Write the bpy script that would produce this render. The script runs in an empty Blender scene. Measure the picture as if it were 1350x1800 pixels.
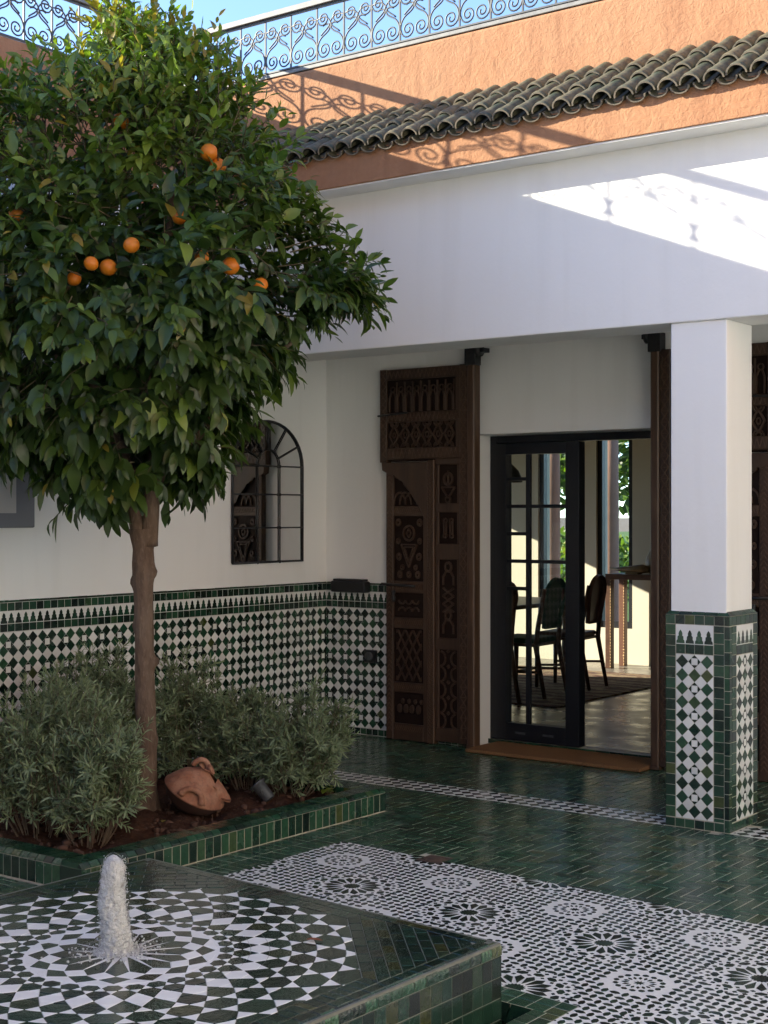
import bpy, bmesh, math, random
import numpy as np
from mathutils import Vector, Matrix
random.seed(7)
rng = np.random.default_rng(7)
R = math.radians
SC = bpy.context.scene
COL = SC.collection

# ------------------------------------------------------------------ camera
CAM_H, YAW = 1.6, math.atan(1925 / 2562.)
cam_data = bpy.data.cameras.new('camera')
cam_data.sensor_fit = 'VERTICAL'; cam_data.sensor_height = 36.0
cam_data.lens = 36.0 * 2562 / 1800
cam_data.clip_start = 0.05; cam_data.clip_end = 3000
cam = bpy.data.objects.new('camera', cam_data); COL.objects.link(cam)
cam.location = (0, 0, CAM_H)
cam.rotation_euler = (R(90.045), 0, YAW)
SC.camera = cam
SC.render.resolution_x, SC.render.resolution_y = 768, 1024

# ------------------------------------------------------------------ sky and sun
SUN_DIR = Vector((1.0, 0.45, -0.393)).normalized()      # the way the light travels
world = bpy.data.worlds.new('World'); SC.world = world; world.use_nodes = True
wn = world.node_tree.nodes; wl = world.node_tree.links
sky = wn.new('ShaderNodeTexSky'); sky.sky_type = 'NISHITA'; sky.sun_disc = False
sky.sun_elevation = math.asin(-SUN_DIR.z)
sky.sun_rotation = math.atan2(-SUN_DIR.x, -SUN_DIR.y) % (2 * math.pi)
sky.altitude = 3000; sky.air_density = 0.8; sky.dust_density = 0.3; sky.ozone_density = 1.6
wl.new(sky.outputs[0], wn['Background'].inputs[0]); wn['Background'].inputs[1].default_value = 0.072
sun_data = bpy.data.lights.new('sun', 'SUN'); sun_data.energy = 2.1; sun_data.angle = R(0.3)
sun_data.color = (1.0, 0.93, 0.75)
sun = bpy.data.objects.new('sun', sun_data); COL.objects.link(sun)
sun.location = (-20, -9, 12); sun.rotation_euler = SUN_DIR.to_track_quat('-Z', 'Y').to_euler()
SC.view_settings.view_transform = 'Standard'; SC.view_settings.look = 'None'
SC.view_settings.exposure = 2.95; SC.view_settings.gamma = 1.0
SC.view_settings.use_curve_mapping = False
SC.cycles.max_bounces = 10; SC.cycles.diffuse_bounces = 5; SC.cycles.glossy_bounces = 4
SC.cycles.transparent_max_bounces = 16; SC.cycles.caustics_reflective = False; SC.cycles.caustics_refractive = False
SC.cycles.use_denoising = True; SC.cycles.sample_clamp_indirect = 6.0

# ------------------------------------------------------------------ materials
MATS = {}
def mat(name, col=(.5, .5, .5), rough=.6, metal=0., spec=.5, ramp=None, noise=None, bump=None, tint=None, coat=0., **kw):
    """tint: list of (pos, colour) read from the per-piece 'tint' attribute; noise: (scale, amount, detail, other colour);
    bump: list of (scale, strength, distance)"""
    if name in MATS: return MATS[name]
    m = bpy.data.materials.new(name); m.use_nodes = True; MATS[name] = m
    nt = m.node_tree; n = nt.nodes; L = nt.links; b = n['Principled BSDF']
    b.inputs['Base Color'].default_value = (*col, 1); b.inputs['Roughness'].default_value = rough
    b.inputs['Metallic'].default_value = metal; b.inputs['Specular IOR Level'].default_value = spec
    b.inputs['Coat Weight'].default_value = coat; b.inputs['Coat Roughness'].default_value = .08
    tc = n.new('ShaderNodeNewGeometry'); pos = tc.outputs['Position']
    if kw.get('local'):
        tco = n.new('ShaderNodeTexCoord'); pos = tco.outputs['Object']
    if kw.get('stretch'):
        mp = n.new('ShaderNodeMapping'); mp.inputs['Scale'].default_value = kw['stretch']; L.new(pos, mp.inputs['Vector']); pos = mp.outputs[0]
    cur = None
    if tint:
        a = n.new('ShaderNodeAttribute'); a.attribute_name = 'tint'
        r = n.new('ShaderNodeValToRGB'); e = r.color_ramp.elements
        while len(e) < len(tint): e.new(.5)
        for el, (p, c) in zip(e, tint): el.position = p; el.color = (*c, 1)
        L.new(a.outputs['Fac'], r.inputs['Fac']); cur = r.outputs['Color']
    for nz in (noise if isinstance(noise, list) else [noise] if noise else []):
        sc, amt, det, oc = nz[:4]
        t = n.new('ShaderNodeTexNoise'); t.inputs['Scale'].default_value = sc; t.inputs['Detail'].default_value = det
        L.new(pos, t.inputs['Vector'])
        mr = n.new('ShaderNodeMapRange'); mr.inputs['From Min'].default_value = nz[4] if len(nz) > 4 else .38
        mr.inputs['From Max'].default_value = nz[5] if len(nz) > 5 else .68; mr.inputs['To Max'].default_value = amt
        L.new(t.outputs['Fac'], mr.inputs['Value'])
        mx = n.new('ShaderNodeMix'); mx.data_type = 'RGBA'; L.new(mr.outputs[0], mx.inputs['Factor'])
        if cur is None: mx.inputs['A'].default_value = (*col, 1)
        else: L.new(cur, mx.inputs['A'])
        mx.inputs['B'].default_value = (*oc, 1); cur = mx.outputs['Result']
    if cur is not None: L.new(cur, b.inputs['Base Color'])
    prev = None
    for sc, st, dist in bump or []:
        t = n.new('ShaderNodeTexNoise'); t.inputs['Scale'].default_value = sc; t.inputs['Detail'].default_value = 4
        if kw.get('distort'): t.inputs['Distortion'].default_value = kw['distort']
        L.new(pos, t.inputs['Vector'])
        bp = n.new('ShaderNodeBump'); bp.inputs['Strength'].default_value = st; bp.inputs['Distance'].default_value = dist
        L.new(t.outputs['Fac'], bp.inputs['Height'])
        if prev is not None: L.new(prev, bp.inputs['Normal'])
        prev = bp.outputs['Normal']
    if prev is not None: L.new(prev, b.inputs['Normal'])
    rv = kw.get('roughvar')
    if rv:
        t = n.new('ShaderNodeTexNoise'); t.inputs['Scale'].default_value = rv[0]; L.new(pos, t.inputs['Vector'])
        mr = n.new('ShaderNodeMapRange'); mr.inputs['From Min'].default_value = .35; mr.inputs['From Max'].default_value = .7
        mr.inputs['To Min'].default_value = rough; mr.inputs['To Max'].default_value = rv[1]
        L.new(t.outputs['Fac'], mr.inputs['Value']); L.new(mr.outputs[0], b.inputs['Roughness'])
    return m

def thin_clear(name, bump=None, rough=0.0, tintc=(1, 1, 1), ior=1.45, emis=None):
    """a thin clear sheet: lets light straight through, mirrors by Fresnel"""
    if name in MATS: return MATS[name]
    m = bpy.data.materials.new(name); m.use_nodes = True; MATS[name] = m
    nt = m.node_tree; n = nt.nodes; L = nt.links; n.remove(n['Principled BSDF'])
    tr = n.new('ShaderNodeBsdfTransparent'); tr.inputs[0].default_value = (*tintc, 1)
    gl = n.new('ShaderNodeBsdfGlossy'); gl.inputs['Roughness'].default_value = rough
    fr = n.new('ShaderNodeFresnel'); gb = n.new('ShaderNodeNewGeometry'); ir = n.new('ShaderNodeMix')      # same index from both sides of a thin sheet
    ir.inputs['A'].default_value = ior; ir.inputs['B'].default_value = 1/ior; L.new(gb.outputs['Backfacing'], ir.inputs['Factor']); L.new(ir.outputs['Result'], fr.inputs['IOR'])
    mx = n.new('ShaderNodeMixShader'); L.new(fr.outputs[0], mx.inputs[0]); L.new(tr.outputs[0], mx.inputs[1]); L.new(gl.outputs[0], mx.inputs[2])
    if bump:
        g = n.new('ShaderNodeNewGeometry'); prev = None
        for sc, st, dist in bump:
            t = n.new('ShaderNodeTexNoise'); t.inputs['Scale'].default_value = sc; t.inputs['Detail'].default_value = 2
            L.new(g.outputs['Position'], t.inputs['Vector'])
            bp = n.new('ShaderNodeBump'); bp.inputs['Strength'].default_value = st; bp.inputs['Distance'].default_value = dist
            L.new(t.outputs['Fac'], bp.inputs['Height'])
            if prev is not None: L.new(prev, bp.inputs['Normal'])
            prev = bp.outputs['Normal']
        L.new(prev, gl.inputs['Normal']); L.new(prev, fr.inputs['Normal'])
    L.new(mx.outputs[0], n['Material Output'].inputs[0])
    return m

GREENS = [(0., (.004, .012, .008)), (.35, (.008, .030, .017)), (.65, (.018, .066, .034)), (.86, (.030, .085, .040)), (1., (.055, .072, .020))]
M_GREEN = mat('green glazed tile', tint=GREENS, rough=.13, spec=.6, bump=[(28, .22, .004), (110, .12, .0015)], noise=(45, .35, 3, (.006, .018, .011)), roughvar=(14, .3))
M_FLOOR = mat('worn green floor tile', tint=[(0., (.012, .036, .021)), (.4, (.022, .074, .042)), (.75, (.034, .100, .056)), (1., (.075, .094, .038))],
              rough=.13, spec=.55, bump=[(9, .10, .004), (26, .30, .004), (140, .18, .0015)], noise=[(4, .45, 4, (.048, .066, .042)), (60, .35, 3, (.012, .032, .020))], roughvar=(7, .32))
M_WHITE = mat('white glazed tile', tint=[(0., (.60, .60, .58)), (1., (.80, .80, .77))], rough=.25, spec=.5, bump=[(30, .15, .003), (160, .1, .001)], noise=(14, .25, 3, (.62, .60, .55)))
M_DARK = mat('dark mosaic tile', tint=[(0., (.006, .010, .008)), (.6, (.012, .028, .019)), (1., (.020, .045, .028))], rough=.18, spec=.5, bump=[(40, .2, .003)])
M_GROUT = mat('pale grout', (.46, .42, .33), .85, noise=(20, .6, 4, (.26, .23, .18)))
M_GROUTW = mat('white grout', (.55, .54, .51), .85, noise=(25, .6, 4, (.42, .41, .38)))
M_PLASTER = mat('white plaster', (.86, .85, .825), .85, spec=.2, bump=[(2.2, .22, .03), (9, .14, .012), (60, .14, .004)], noise=[(1.6, .35, 5, (.82, .81, .78)), (.9, .25, 6, (.78, .77, .74), .55, .75)])
def streaks(m, col, amt):          # rain streaks and patches down a wall
    nt = m.node_tree; n = nt.nodes; L = nt.links; b = n['Principled BSDF']; src = b.inputs['Base Color'].links[0].from_socket
    g = n.new('ShaderNodeNewGeometry'); mp = n.new('ShaderNodeMapping'); mp.inputs['Scale'].default_value = (5, 5, .35); t = n.new('ShaderNodeTexNoise'); t.inputs['Scale'].default_value = 1.6; t.inputs['Detail'].default_value = 7
    mr = n.new('ShaderNodeMapRange'); mr.inputs['From Min'].default_value = .5; mr.inputs['From Max'].default_value = .78; mr.inputs['To Max'].default_value = amt
    mx = n.new('ShaderNodeMix'); mx.data_type = 'RGBA'; L.new(g.outputs['Position'], mp.inputs[0]); L.new(mp.outputs[0], t.inputs['Vector']); L.new(t.outputs['Fac'], mr.inputs['Value']); L.new(mr.outputs[0], mx.inputs['Factor'])
    L.new(src, mx.inputs['A']); mx.inputs['B'].default_value = (*col, 1); L.new(mx.outputs['Result'], b.inputs['Base Color'])
streaks(M_PLASTER, (.74, .725, .69), .38)
M_ORANGE = mat('ochre trowelled render', (.375, .200, .112), .92, spec=.15, bump=[(5, .25, .03), (26, .38, .012), (90, .35, .004)], distort=1.6,
               noise=[(3, .5, 5, (.36, .168, .086)), (26, .35, 4, (.47, .245, .135))])
streaks(M_ORANGE, (.27, .125, .070), .6)
M_IRON = mat('black iron', (.012, .012, .014), .45, spec=.4, noise=(60, .5, 3, (.03, .028, .027)))
M_RAIL = mat('dark grey railing paint', (.045, .05, .06), .5, noise=(40, .5, 3, (.09, .09, .09)))
M_RAILCAP = mat('weathered grey rail', (.16, .155, .15), .55, noise=(25, .6, 4, (.26, .25, .23)))
M_WOOD = mat('dark carved cedar', (.050, .026, .014), .52, spec=.4, stretch=(1, 1, .12), bump=[(90, .5, .003), (25, .25, .003)], noise=[(55, .6, 4, (.022, .011, .007)), (9, .5, 3, (.085, .046, .026))])
M_WOODL = mat('lighter cedar', (.090, .048, .026), .45, spec=.4, stretch=(1, 1, .1), bump=[(80, .4, .003)], noise=(50, .6, 4, (.035, .015, .008)))  # paler cedar for posts, stiles and carved lines
M_WOODD = mat('shaded recess cedar', (.014, .0065, .004), .7, spec=.2, stretch=(1, 1, .15), bump=[(70, .5, .003)])  # recess shade put into the board colour to deepen the carved relief
M_ROOF = mat('weathered green roof tile', rough=.36, spec=.5, tint=[(0., (.018, .036, .026)), (.5, (.046, .070, .046)), (1., (.13, .115, .066))], local=True, stretch=(1, 1, 1),
             bump=[(30, .3, .004)], noise=[(16, .75, 5, (.23, .19, .115)), (34, .7, 4, (.022, .030, .024))], roughvar=(12, .65))
M_CLAYEDGE = mat('roof tile clay', (.24, .20, .15), .8, noise=(40, .7, 4, (.10, .09, .07)))
M_SOIL = mat('red brown soil', (.060, .026, .015), .95, spec=.1, bump=[(30, .9, .02), (120, .8, .006)], noise=[(40, .8, 5, (.030, .015, .010)), (9, .5, 3, (.085, .045, .028)), (3, .5, 4, (.045, .026, .018))])
M_BARK = mat('orange tree bark', (.125, .084, .058), .85, spec=.2, stretch=(1, 1, .35), bump=[(45, .8, .014), (160, .6, .005)], noise=[(38, .8, 6, (.060, .036, .025)), (7, .6, 4, (.175, .130, .095)), (90, .5, 3, (.20, .15, .11), .55, .75)])
M_TWIG = mat('twig', (.10, .085, .045), .8)
M_TERRA = mat('old terracotta', (.31, .130, .072), .82, spec=.2, bump=[(30, .5, .006), (120, .4, .003)], noise=[(5, .7, 5, (.20, .090, .060)), (19, .6, 5, (.42, .235, .15)), (60, .5, 4, (.16, .085, .06), .5, .7)])
M_TERRAD = mat('dark terracotta', (.060, .026, .018), .8, noise=(10, .6, 4, (.11, .045, .03)))  # darker terracotta for the lower bowl
M_COIR = mat('coir doormat', (.28, .145, .065), .95, spec=.05, bump=[(220, 1., .006)], noise=[(150, .7, 3, (.12, .055, .022)), (5, .4, 3, (.27, .13, .055))])
M_MIRROR = mat('mirror glass', (.80, .81, .80), .015, metal=1.)
M_GLASS = thin_clear('window glass', tintc=(.93, .95, .94))
M_WATERFILM = thin_clear('water film', bump=[(14, .10, .010), (60, .05, .003)], ior=1.33, rough=.02)
M_BLACK = mat('black plastic', (.010, .010, .011), .4)
M_GREYP = mat('grey plastic', (.045, .048, .052), .5, noise=(30, .5, 3, (.07, .07, .07)))

# ------------------------------------------------------------------ mesh helpers
def ftint(me, vals):
    at = me.attributes.new('tint', 'FLOAT', 'FACE'); at.data.foreach_set('value', np.asarray(vals, dtype=np.float32))

def link(name, me, parent=None, loc=None, mats=()):
    for m in mats: me.materials.append(m)
    o = bpy.data.objects.new(name, me); COL.objects.link(o)
    if parent is not None:
        o.parent = parent; top = parent
        while top.parent is not None: top = top.parent
        if top.name in WORLD and parent is top: o.matrix_parent_inverse = top.matrix_basis.inverted()
        elif parent.matrix_parent_inverse != Matrix() or parent.location.length > 0:
            if top.name in WORLD: o.matrix_parent_inverse = parent.matrix_basis.inverted()
    if loc is not None: o.location = loc
    return o
WORLD = set()        # things whose parts are given in world coordinates

def fast_mesh(name, V, F, smooth=False):
    """V (n,3), F list of equal-length index rows (k,m)"""
    me = bpy.data.meshes.new(name); V = np.asarray(V, dtype=np.float32); F = np.asarray(F, dtype=np.int32)
    me.vertices.add(len(V)); me.vertices.foreach_set('co', V.ravel())
    k, m = F.shape
    me.loops.add(k * m); me.loops.foreach_set('vertex_index', F.ravel())
    me.polygons.add(k); me.polygons.foreach_set('loop_start', np.arange(0, k * m, m, dtype=np.int32))
    try: me.polygons.foreach_set('loop_total', np.full(k, m, dtype=np.int32))
    except Exception: pass
    if smooth: me.polygons.foreach_set('use_smooth', np.ones(k, dtype=bool))
    me.update(calc_edges=True); return me

def tag(o, label=None, cat=None, group=None, kind=None):
    if label: o['label'] = label
    if cat: o['category'] = cat
    if group: o['group'] = group
    if kind: o['kind'] = kind
    return o

def empty(name, loc=(0, 0, 0), rz=0.):
    o = bpy.data.objects.new(name, None); COL.objects.link(o); o.location = loc; o.rotation_euler = (0, 0, rz)
    o.empty_display_size = .1; return o

def wempty(name, loc=(0, 0, 0)):
    o = empty(name, loc); WORLD.add(o.name); return o

class MB:
    """collects shapes, then links them as ONE mesh object"""
    def __init__(s): s.v = []; s.f = []; s.sm = []; s.mi = []; s.cur = 0
    def add(s, vs, fs, smooth=False):
        k = len(s.v); s.v += [tuple(map(float, p)) for p in vs]
        for f in fs: s.f.append(tuple(i + k for i in f)); s.sm.append(smooth); s.mi.append(s.cur)
        return s
    def box(s, x0, x1, y0, y1, z0, z1, bev=0.):
        if bev <= 0:
            return s.add([(x0, y0, z0), (x1, y0, z0), (x1, y1, z0), (x0, y1, z0), (x0, y0, z1), (x1, y0, z1), (x1, y1, z1), (x0, y1, z1)],
                         [(3, 2, 1, 0), (4, 5, 6, 7), (0, 1, 5, 4), (1, 2, 6, 5), (2, 3, 7, 6), (3, 0, 4, 7)])
        bm = bmesh.new(); bmesh.ops.create_cube(bm, size=1)
        bmesh.ops.scale(bm, vec=(x1 - x0, y1 - y0, z1 - z0), verts=bm.verts)
        bmesh.ops.translate(bm, vec=((x0 + x1) / 2, (y0 + y1) / 2, (z0 + z1) / 2), verts=bm.verts)
        bmesh.ops.bevel(bm, geom=bm.edges[:], offset=bev, segments=2, affect='EDGES', profile=.5)
        return s.bm(bm)
    def bm(s, bm, smooth=False):
        bm.verts.index_update(); s.add([v.co for v in bm.verts], [[v.index for v in f.verts] for f in bm.faces], smooth); bm.free(); return s
    def prism(s, poly, fr, h0, h1, inset=0., smooth=False):
        """extrude a 2-D polygon from height h0 to h1 in frame fr = (origin, ax, ay, az); inset bevels the top"""
        o, ax, ay, az = fr; n = len(poly)
        P = lambda x, y, h: (o[0] + ax[0]*x + ay[0]*y + az[0]*h, o[1] + ax[1]*x + ay[1]*y + az[1]*h, o[2] + ax[2]*x + ay[2]*y + az[2]*h)
        vs = [P(x, y, h0) for x, y in poly]
        if inset > 0:
            vs += [P(x, y, h1 - inset) for x, y in poly]; vs += [P(x, y, h1) for x, y in inset_poly(poly, inset)]; rings = 3
        else: vs += [P(x, y, h1) for x, y in poly]; rings = 2
        fs = []
        for r in range(rings - 1):
            for i in range(n): j = (i + 1) % n; fs.append((r*n + i, r*n + j, (r+1)*n + j, (r+1)*n + i))
        fs.append(tuple((rings-1)*n + i for i in range(n)))
        return s.add(vs, fs, smooth)
    def tube(s, pts, rad, seg=8, closed=False, cap=True, flat=None):
        pts = [Vector(p) for p in pts]; n = len(pts)
        rads = rad if hasattr(rad, '__len__') else [rad] * n
        k = len(s.v); vs = []; fs = []; up = None
        for i, p in enumerate(pts):
            a = pts[(i - 1) % n] if (closed or i > 0) else p; b = pts[(i + 1) % n] if (closed or i < n - 1) else p
            t = (b - a).normalized() if (b - a).length > 1e-9 else Vector((0, 0, 1))
            if up is None:
                up = Vector((0, 0, 1)) if abs(t.z) < .9 else Vector((1, 0, 0))
            u = (up - t * up.dot(t))
            if u.length < 1e-6: u = t.orthogonal()
            u.normalize(); w = t.cross(u); up = u
            for q in range(seg):
                an = 2 * math.pi * q / seg
                vs.append(p + u * math.cos(an) * rads[i] + w * math.sin(an) * rads[i] * (flat or 1))
        for i in range(n if closed else n - 1):
            for q in range(seg):
                r = (q + 1) % seg; j = (i + 1) % n
                fs.append((i*seg + q, i*seg + r, j*seg + r, j*seg + q))
        if cap and not closed:
            fs.append(tuple(reversed(range(seg)))); fs.append(tuple((n-1)*seg + q for q in range(seg)))
        return s.add(vs, fs, True)
    def lathe(s, prof, seg=24, c=(0, 0, 0), M=None, cap=True):
        vs = []; n = len(prof)
        for r, z in prof:
            for q in range(seg):
                a = 2 * math.pi * q / seg; v = Vector((r * math.cos(a), r * math.sin(a), z))
                if M: v = M @ v
                vs.append(v + Vector(c))
        fs = [(i*seg + q, i*seg + (q+1) % seg, (i+1)*seg + (q+1) % seg, (i+1)*seg + q) for i in range(n-1) for q in range(seg)]
        if cap: fs.append(tuple(reversed(range(seg)))); fs.append(tuple((n-1)*seg + q for q in range(seg)))
        return s.add(vs, fs, True)
    def mesh(s, name):
        me = bpy.data.meshes.new(name); me.from_pydata(s.v, [], s.f); me.polygons.foreach_set('use_smooth', s.sm)
        me.polygons.foreach_set('material_index', s.mi); me.update(); return me
    def build(s, name, m, parent=None, loc=None, tint=None, fixn=False):
        me = s.mesh(name)
        if fixn:
            b = bmesh.new(); b.from_mesh(me); bmesh.ops.recalc_face_normals(b, faces=b.faces); b.to_mesh(me); b.free()
        if tint is not None: ftint(me, [tint] * len(me.polygons))
        return link(name, me, parent, loc, m if isinstance(m, (list, tuple)) else [m])

def inset_poly(poly, d):
    n = len(poly); A = sum(poly[i][0]*poly[(i+1) % n][1] - poly[(i+1) % n][0]*poly[i][1] for i in range(n)); sg = 1 if A > 0 else -1
    out = []
    for i in range(n):
        p0, p, p1 = poly[i-1], poly[i], poly[(i+1) % n]
        e0 = (p[0]-p0[0], p[1]-p0[1]); e1 = (p1[0]-p[0], p1[1]-p[1])
        l0 = math.hypot(*e0) or 1e-9; l1 = math.hypot(*e1) or 1e-9
        n0 = (-e0[1]/l0*sg, e0[0]/l0*sg); n1 = (-e1[1]/l1*sg, e1[0]/l1*sg)
        bx, by = n0[0]+n1[0], n0[1]+n1[1]; q = bx*bx + by*by
        if q < 1e-4: out.append((p[0]+n0[0]*d, p[1]+n0[1]*d)); continue
        k = min(2 * d / q, 2.2 * d / math.sqrt(q)); out.append((p[0]+bx*k, p[1]+by*k))
    return out

def clip(poly, cl):
    """Sutherland-Hodgman against the convex ccw polygon cl"""
    out = list(poly)
    for i in range(len(cl)):
        a, b = cl[i], cl[(i+1) % len(cl)]; inp = out; out = []
        if not inp: return []
        side = lambda p: (b[0]-a[0])*(p[1]-a[1]) - (b[1]-a[1])*(p[0]-a[0])
        for j in range(len(inp)):
            p, q = inp[j-1], inp[j]; sp, sq = side(p), side(q)
            if sq >= 0:
                if sp < 0: t = sp/(sp-sq); out.append((p[0]+(q[0]-p[0])*t, p[1]+(q[1]-p[1])*t))
                out.append(q)
            elif sp >= 0: t = sp/(sp-sq); out.append((p[0]+(q[0]-p[0])*t, p[1]+(q[1]-p[1])*t))
    res = []
    for p in out:
        if not res or math.hypot(p[0]-res[-1][0], p[1]-res[-1][1]) > 1e-4: res.append(p)
    if len(res) > 1 and math.hypot(res[0][0]-res[-1][0], res[0][1]-res[-1][1]) < 1e-4: res.pop()
    return res if len(res) > 2 else []

def area(p): return .5 * sum(p[i][0]*p[(i+1) % len(p)][1] - p[(i+1) % len(p)][0]*p[i][1] for i in range(len(p)))
def ccw(p): return p if area(p) > 0 else p[::-1]
def rect(x0, y0, x1, y1): return [(x0, y0), (x1, y0), (x1, y1), (x0, y1)]

_F = np.array([-math.sin(YAW), math.cos(YAW), 0]); _R = np.array([math.cos(YAW), math.sin(YAW), 0])
def pix(p):
    v = np.asarray(p, dtype=float) - np.array([0, 0, CAM_H]); d = v @ _F
    if d < .2: return (-9e3, -9e3)
    return (675 + 2562 * (v @ _R) / d, 902 - 2562 * v[2] / d)

class Pieces:
    """tile pieces of one kind lying in one plane; the 300 that show largest become parts, the rest one joined part"""
    def __init__(s, name, parent, fr, m, depth=.006, h=0., bev=.0012, gap=.0012, tilt=.012, hidden=None, limit=300, many=None):
        s.n, s.p, s.fr, s.m, s.d, s.h, s.b, s.g, s.t, s.hid, s.lim = name, parent, fr, m, depth, h, bev, gap, tilt, hidden, limit; s.it = []
        s.many = many or name
    def add(s, poly, tint=None):
        poly = ccw(poly)
        if abs(area(poly)) < 2e-5: return
        s.it.append((poly, random.random() if tint is None else tint))
    def one(s, poly):
        o, ax, ay, az = s.fr; n = len(poly); q = inset_poly(poly, s.g); top = inset_poly(poly, s.g + s.b)
        cx = sum(p[0] for p in q)/n; cy = sum(p[1] for p in q)/n; ta = random.uniform(-s.t, s.t); tb = random.uniform(-s.t, s.t); dh = random.uniform(-.0006, .0006)
        vs = []
        for ring, hh in ((q, -s.d), (q, s.h - s.b), (top, s.h)):
            for x, y in ring:
                h = hh + ((x-cx)*ta + (y-cy)*tb + dh if hh > -s.d else 0)
                vs.append((o[0]+ax[0]*x+ay[0]*y+az[0]*h, o[1]+ax[1]*x+ay[1]*y+az[1]*h, o[2]+ax[2]*x+ay[2]*y+az[2]*h))
        fs = [(r*n+i, r*n+(i+1) % n, (r+1)*n+(i+1) % n, (r+1)*n+i) for r in (0, 1) for i in range(n)]
        fs.append(tuple(2*n+i for i in range(n)))
        return vs, fs
    def finish(s):
        sc = []
        for k, (poly, t) in enumerate(s.it):
            vs, fs = s.one(poly); n = len(poly); pp = [pix(v) for v in vs[2*n:]]
            cx = sum(p[0] for p in pp)/n; cy = sum(p[1] for p in pp)/n
            a = abs(area(pp)) if 0 < cx < 1350 and 0 < cy < 1800 else 0
            if s.hid and a > 0 and s.hid(cx, cy): a *= .02
            sc.append((a, k, vs, fs, t))
        sc.sort(key=lambda e: -e[0]); rest = sc[s.lim:] if len(sc) > s.lim else []
        for a, k, vs, fs, t in sc[:s.lim]:
            me = bpy.data.meshes.new(s.n); c = np.mean(vs, axis=0); me.from_pydata([tuple(np.subtract(v, c)) for v in vs], [], fs); ftint(me, [t]*len(fs)); link(s.n, me, s.p, tuple(c), [s.m])
        if rest:
            V, F, T = [], [], []
            for a, k, vs, fs, t in rest:
                b = len(V); V += vs; F += [tuple(i+b for i in f) for f in fs]; T += [t]*len(fs)
            me = bpy.data.meshes.new(s.many); me.from_pydata(V, [], F); ftint(me, T)
            tag(link(s.many, me, s.p, None, [s.m]), kind='stuff')

FLOOR_FR = ((0, 0, 0), (1, 0, 0), (0, 1, 0), (0, 0, 1))
# ================================================================== the setting
SH = -.07                                    # the paving round the fountain runs a few degrees off the house
def sy(x, y): return y + SH * (x + 3.4)      # sheared courtyard line
LW_X, BW_Y = -6.80, 8.34                     # faces of the left wall and of the wall under the porch

g = MB().box(-400, 400, -400, 600, -1.2, -.62).build('ground', mat('dry ground', (.20, .15, .10), .95, noise=(2, .6, 4, (.14, .11, .08))))
tag(g, kind='structure')
lw = MB().box(-60, 60, 13.9, 120, -.6, -.02).build('lawn', mat('mown lawn', (.09, .17, .03), .9, bump=[(60, .8, .02)], noise=[(30, .6, 4, (.06, .12, .02)), (3, .4, 3, (.13, .19, .05))]))
tag(lw, kind='structure')
gp = MB().box(-30, 20, 13.9, 16.4, -.5, .012).build('garden_path', mat('pale paving', (.42, .38, .30), .9, noise=(6, .5, 4, (.35, .31, .25))))
tag(gp, kind='structure')

# ------------------------------------------------------------------ courtyard floor: bed, herringbone, border, checker strip, star mosaic
HOLE = (-4.385, 2.17, -2.44, 4.115)
fl = MB()
hx0, hy0, hx1, hy1 = HOLE
def slab(m, poly, z0, z1):
    return m.prism(poly, FLOOR_FR, z0, z1)
P = [(hx0, sy(hx0, hy0)), (hx1, sy(hx1, hy0)), (hx1, sy(hx1, hy1)), (hx0, sy(hx0, hy1))]
O = [(-6.85, -6), (7, -6), (7, 8.9), (-6.85, 8.9)]
for i in range(4): j = (i+1) % 4; slab(fl, [O[i], O[j], P[j], P[i]], -.6, -.0012)
floor = fl.build('courtyard_floor', M_GROUT); tag(floor, kind='structure')
far = MB()                                                 # paving beyond the built tiles
M_FARPAVE = mat('green paving beyond', (.016, .045, .028), .25, bump=[(26, .3, .004)], noise=(5, .6, 4, (.03, .05, .03)))
for q in ((.45, -6, 7, 8.34), (-6.8, -6, .45, 1.3)): far.box(q[0], q[2], q[1], q[3], -.02, .0005)
far.build('plain_paving', M_FARPAVE, floor)

def occl_floor(x, y):                                      # behind the planter, the fountain, the pillar
    return (x < 675 and y < 1400 and x < 560) or (x < 880 and y > 1510 + max(0, (x-250)*.24) and x > 250) or (x < 250 and y > 1560)
HB = Pieces('floor_brick', floor, FLOOR_FR, M_FLOOR, depth=.01, h=.001, bev=.0015, gap=.0030, tilt=.013, hidden=occl_floor, many='floor_bricks')
Lb, Wb = .156, .052
regions = [rect(-6.8, 7.062, .45, 8.34), rect(-5.5, 8.34, -4.06, 8.545), rect(-6.8, 6.27, -4.70, 6.843),
           ccw([(-4.70, 5.92), (-4.43, 5.92), (-4.43, 6.843), (-4.70, 6.843)]),
           ccw([(-4.43, sy(-4.43, 5.49)), (.45, sy(.45, 5.49)), (.45, 6.843), (-4.43, 6.843)]),
           ccw([(-6.8, 1.3), (-4.56, 1.3), (-4.56, 4.12), (-6.8, 4.12)])]
bricks = []
N = 150
for i in range(-N, N):
    for j in range(-60, 60):
        # herringbone 3:1 : each step of the stair carries one brick along X and one along Y
        x = -3.6 + i * Wb + j * 3 * Wb * 1.0; y = 5.6 + i * Wb - j * 3 * Wb
        if not (-7.2 < x < .8 and 1 < y < 8.8): continue
        bricks.append(rect(x, y, x + Lb, y + Wb)); bricks.append(rect(x + Lb, y + Wb - Lb, x + Lb + Wb, y + Wb))
PIL = [(-3.336, 6.842, -2.986, 7.195)]
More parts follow.
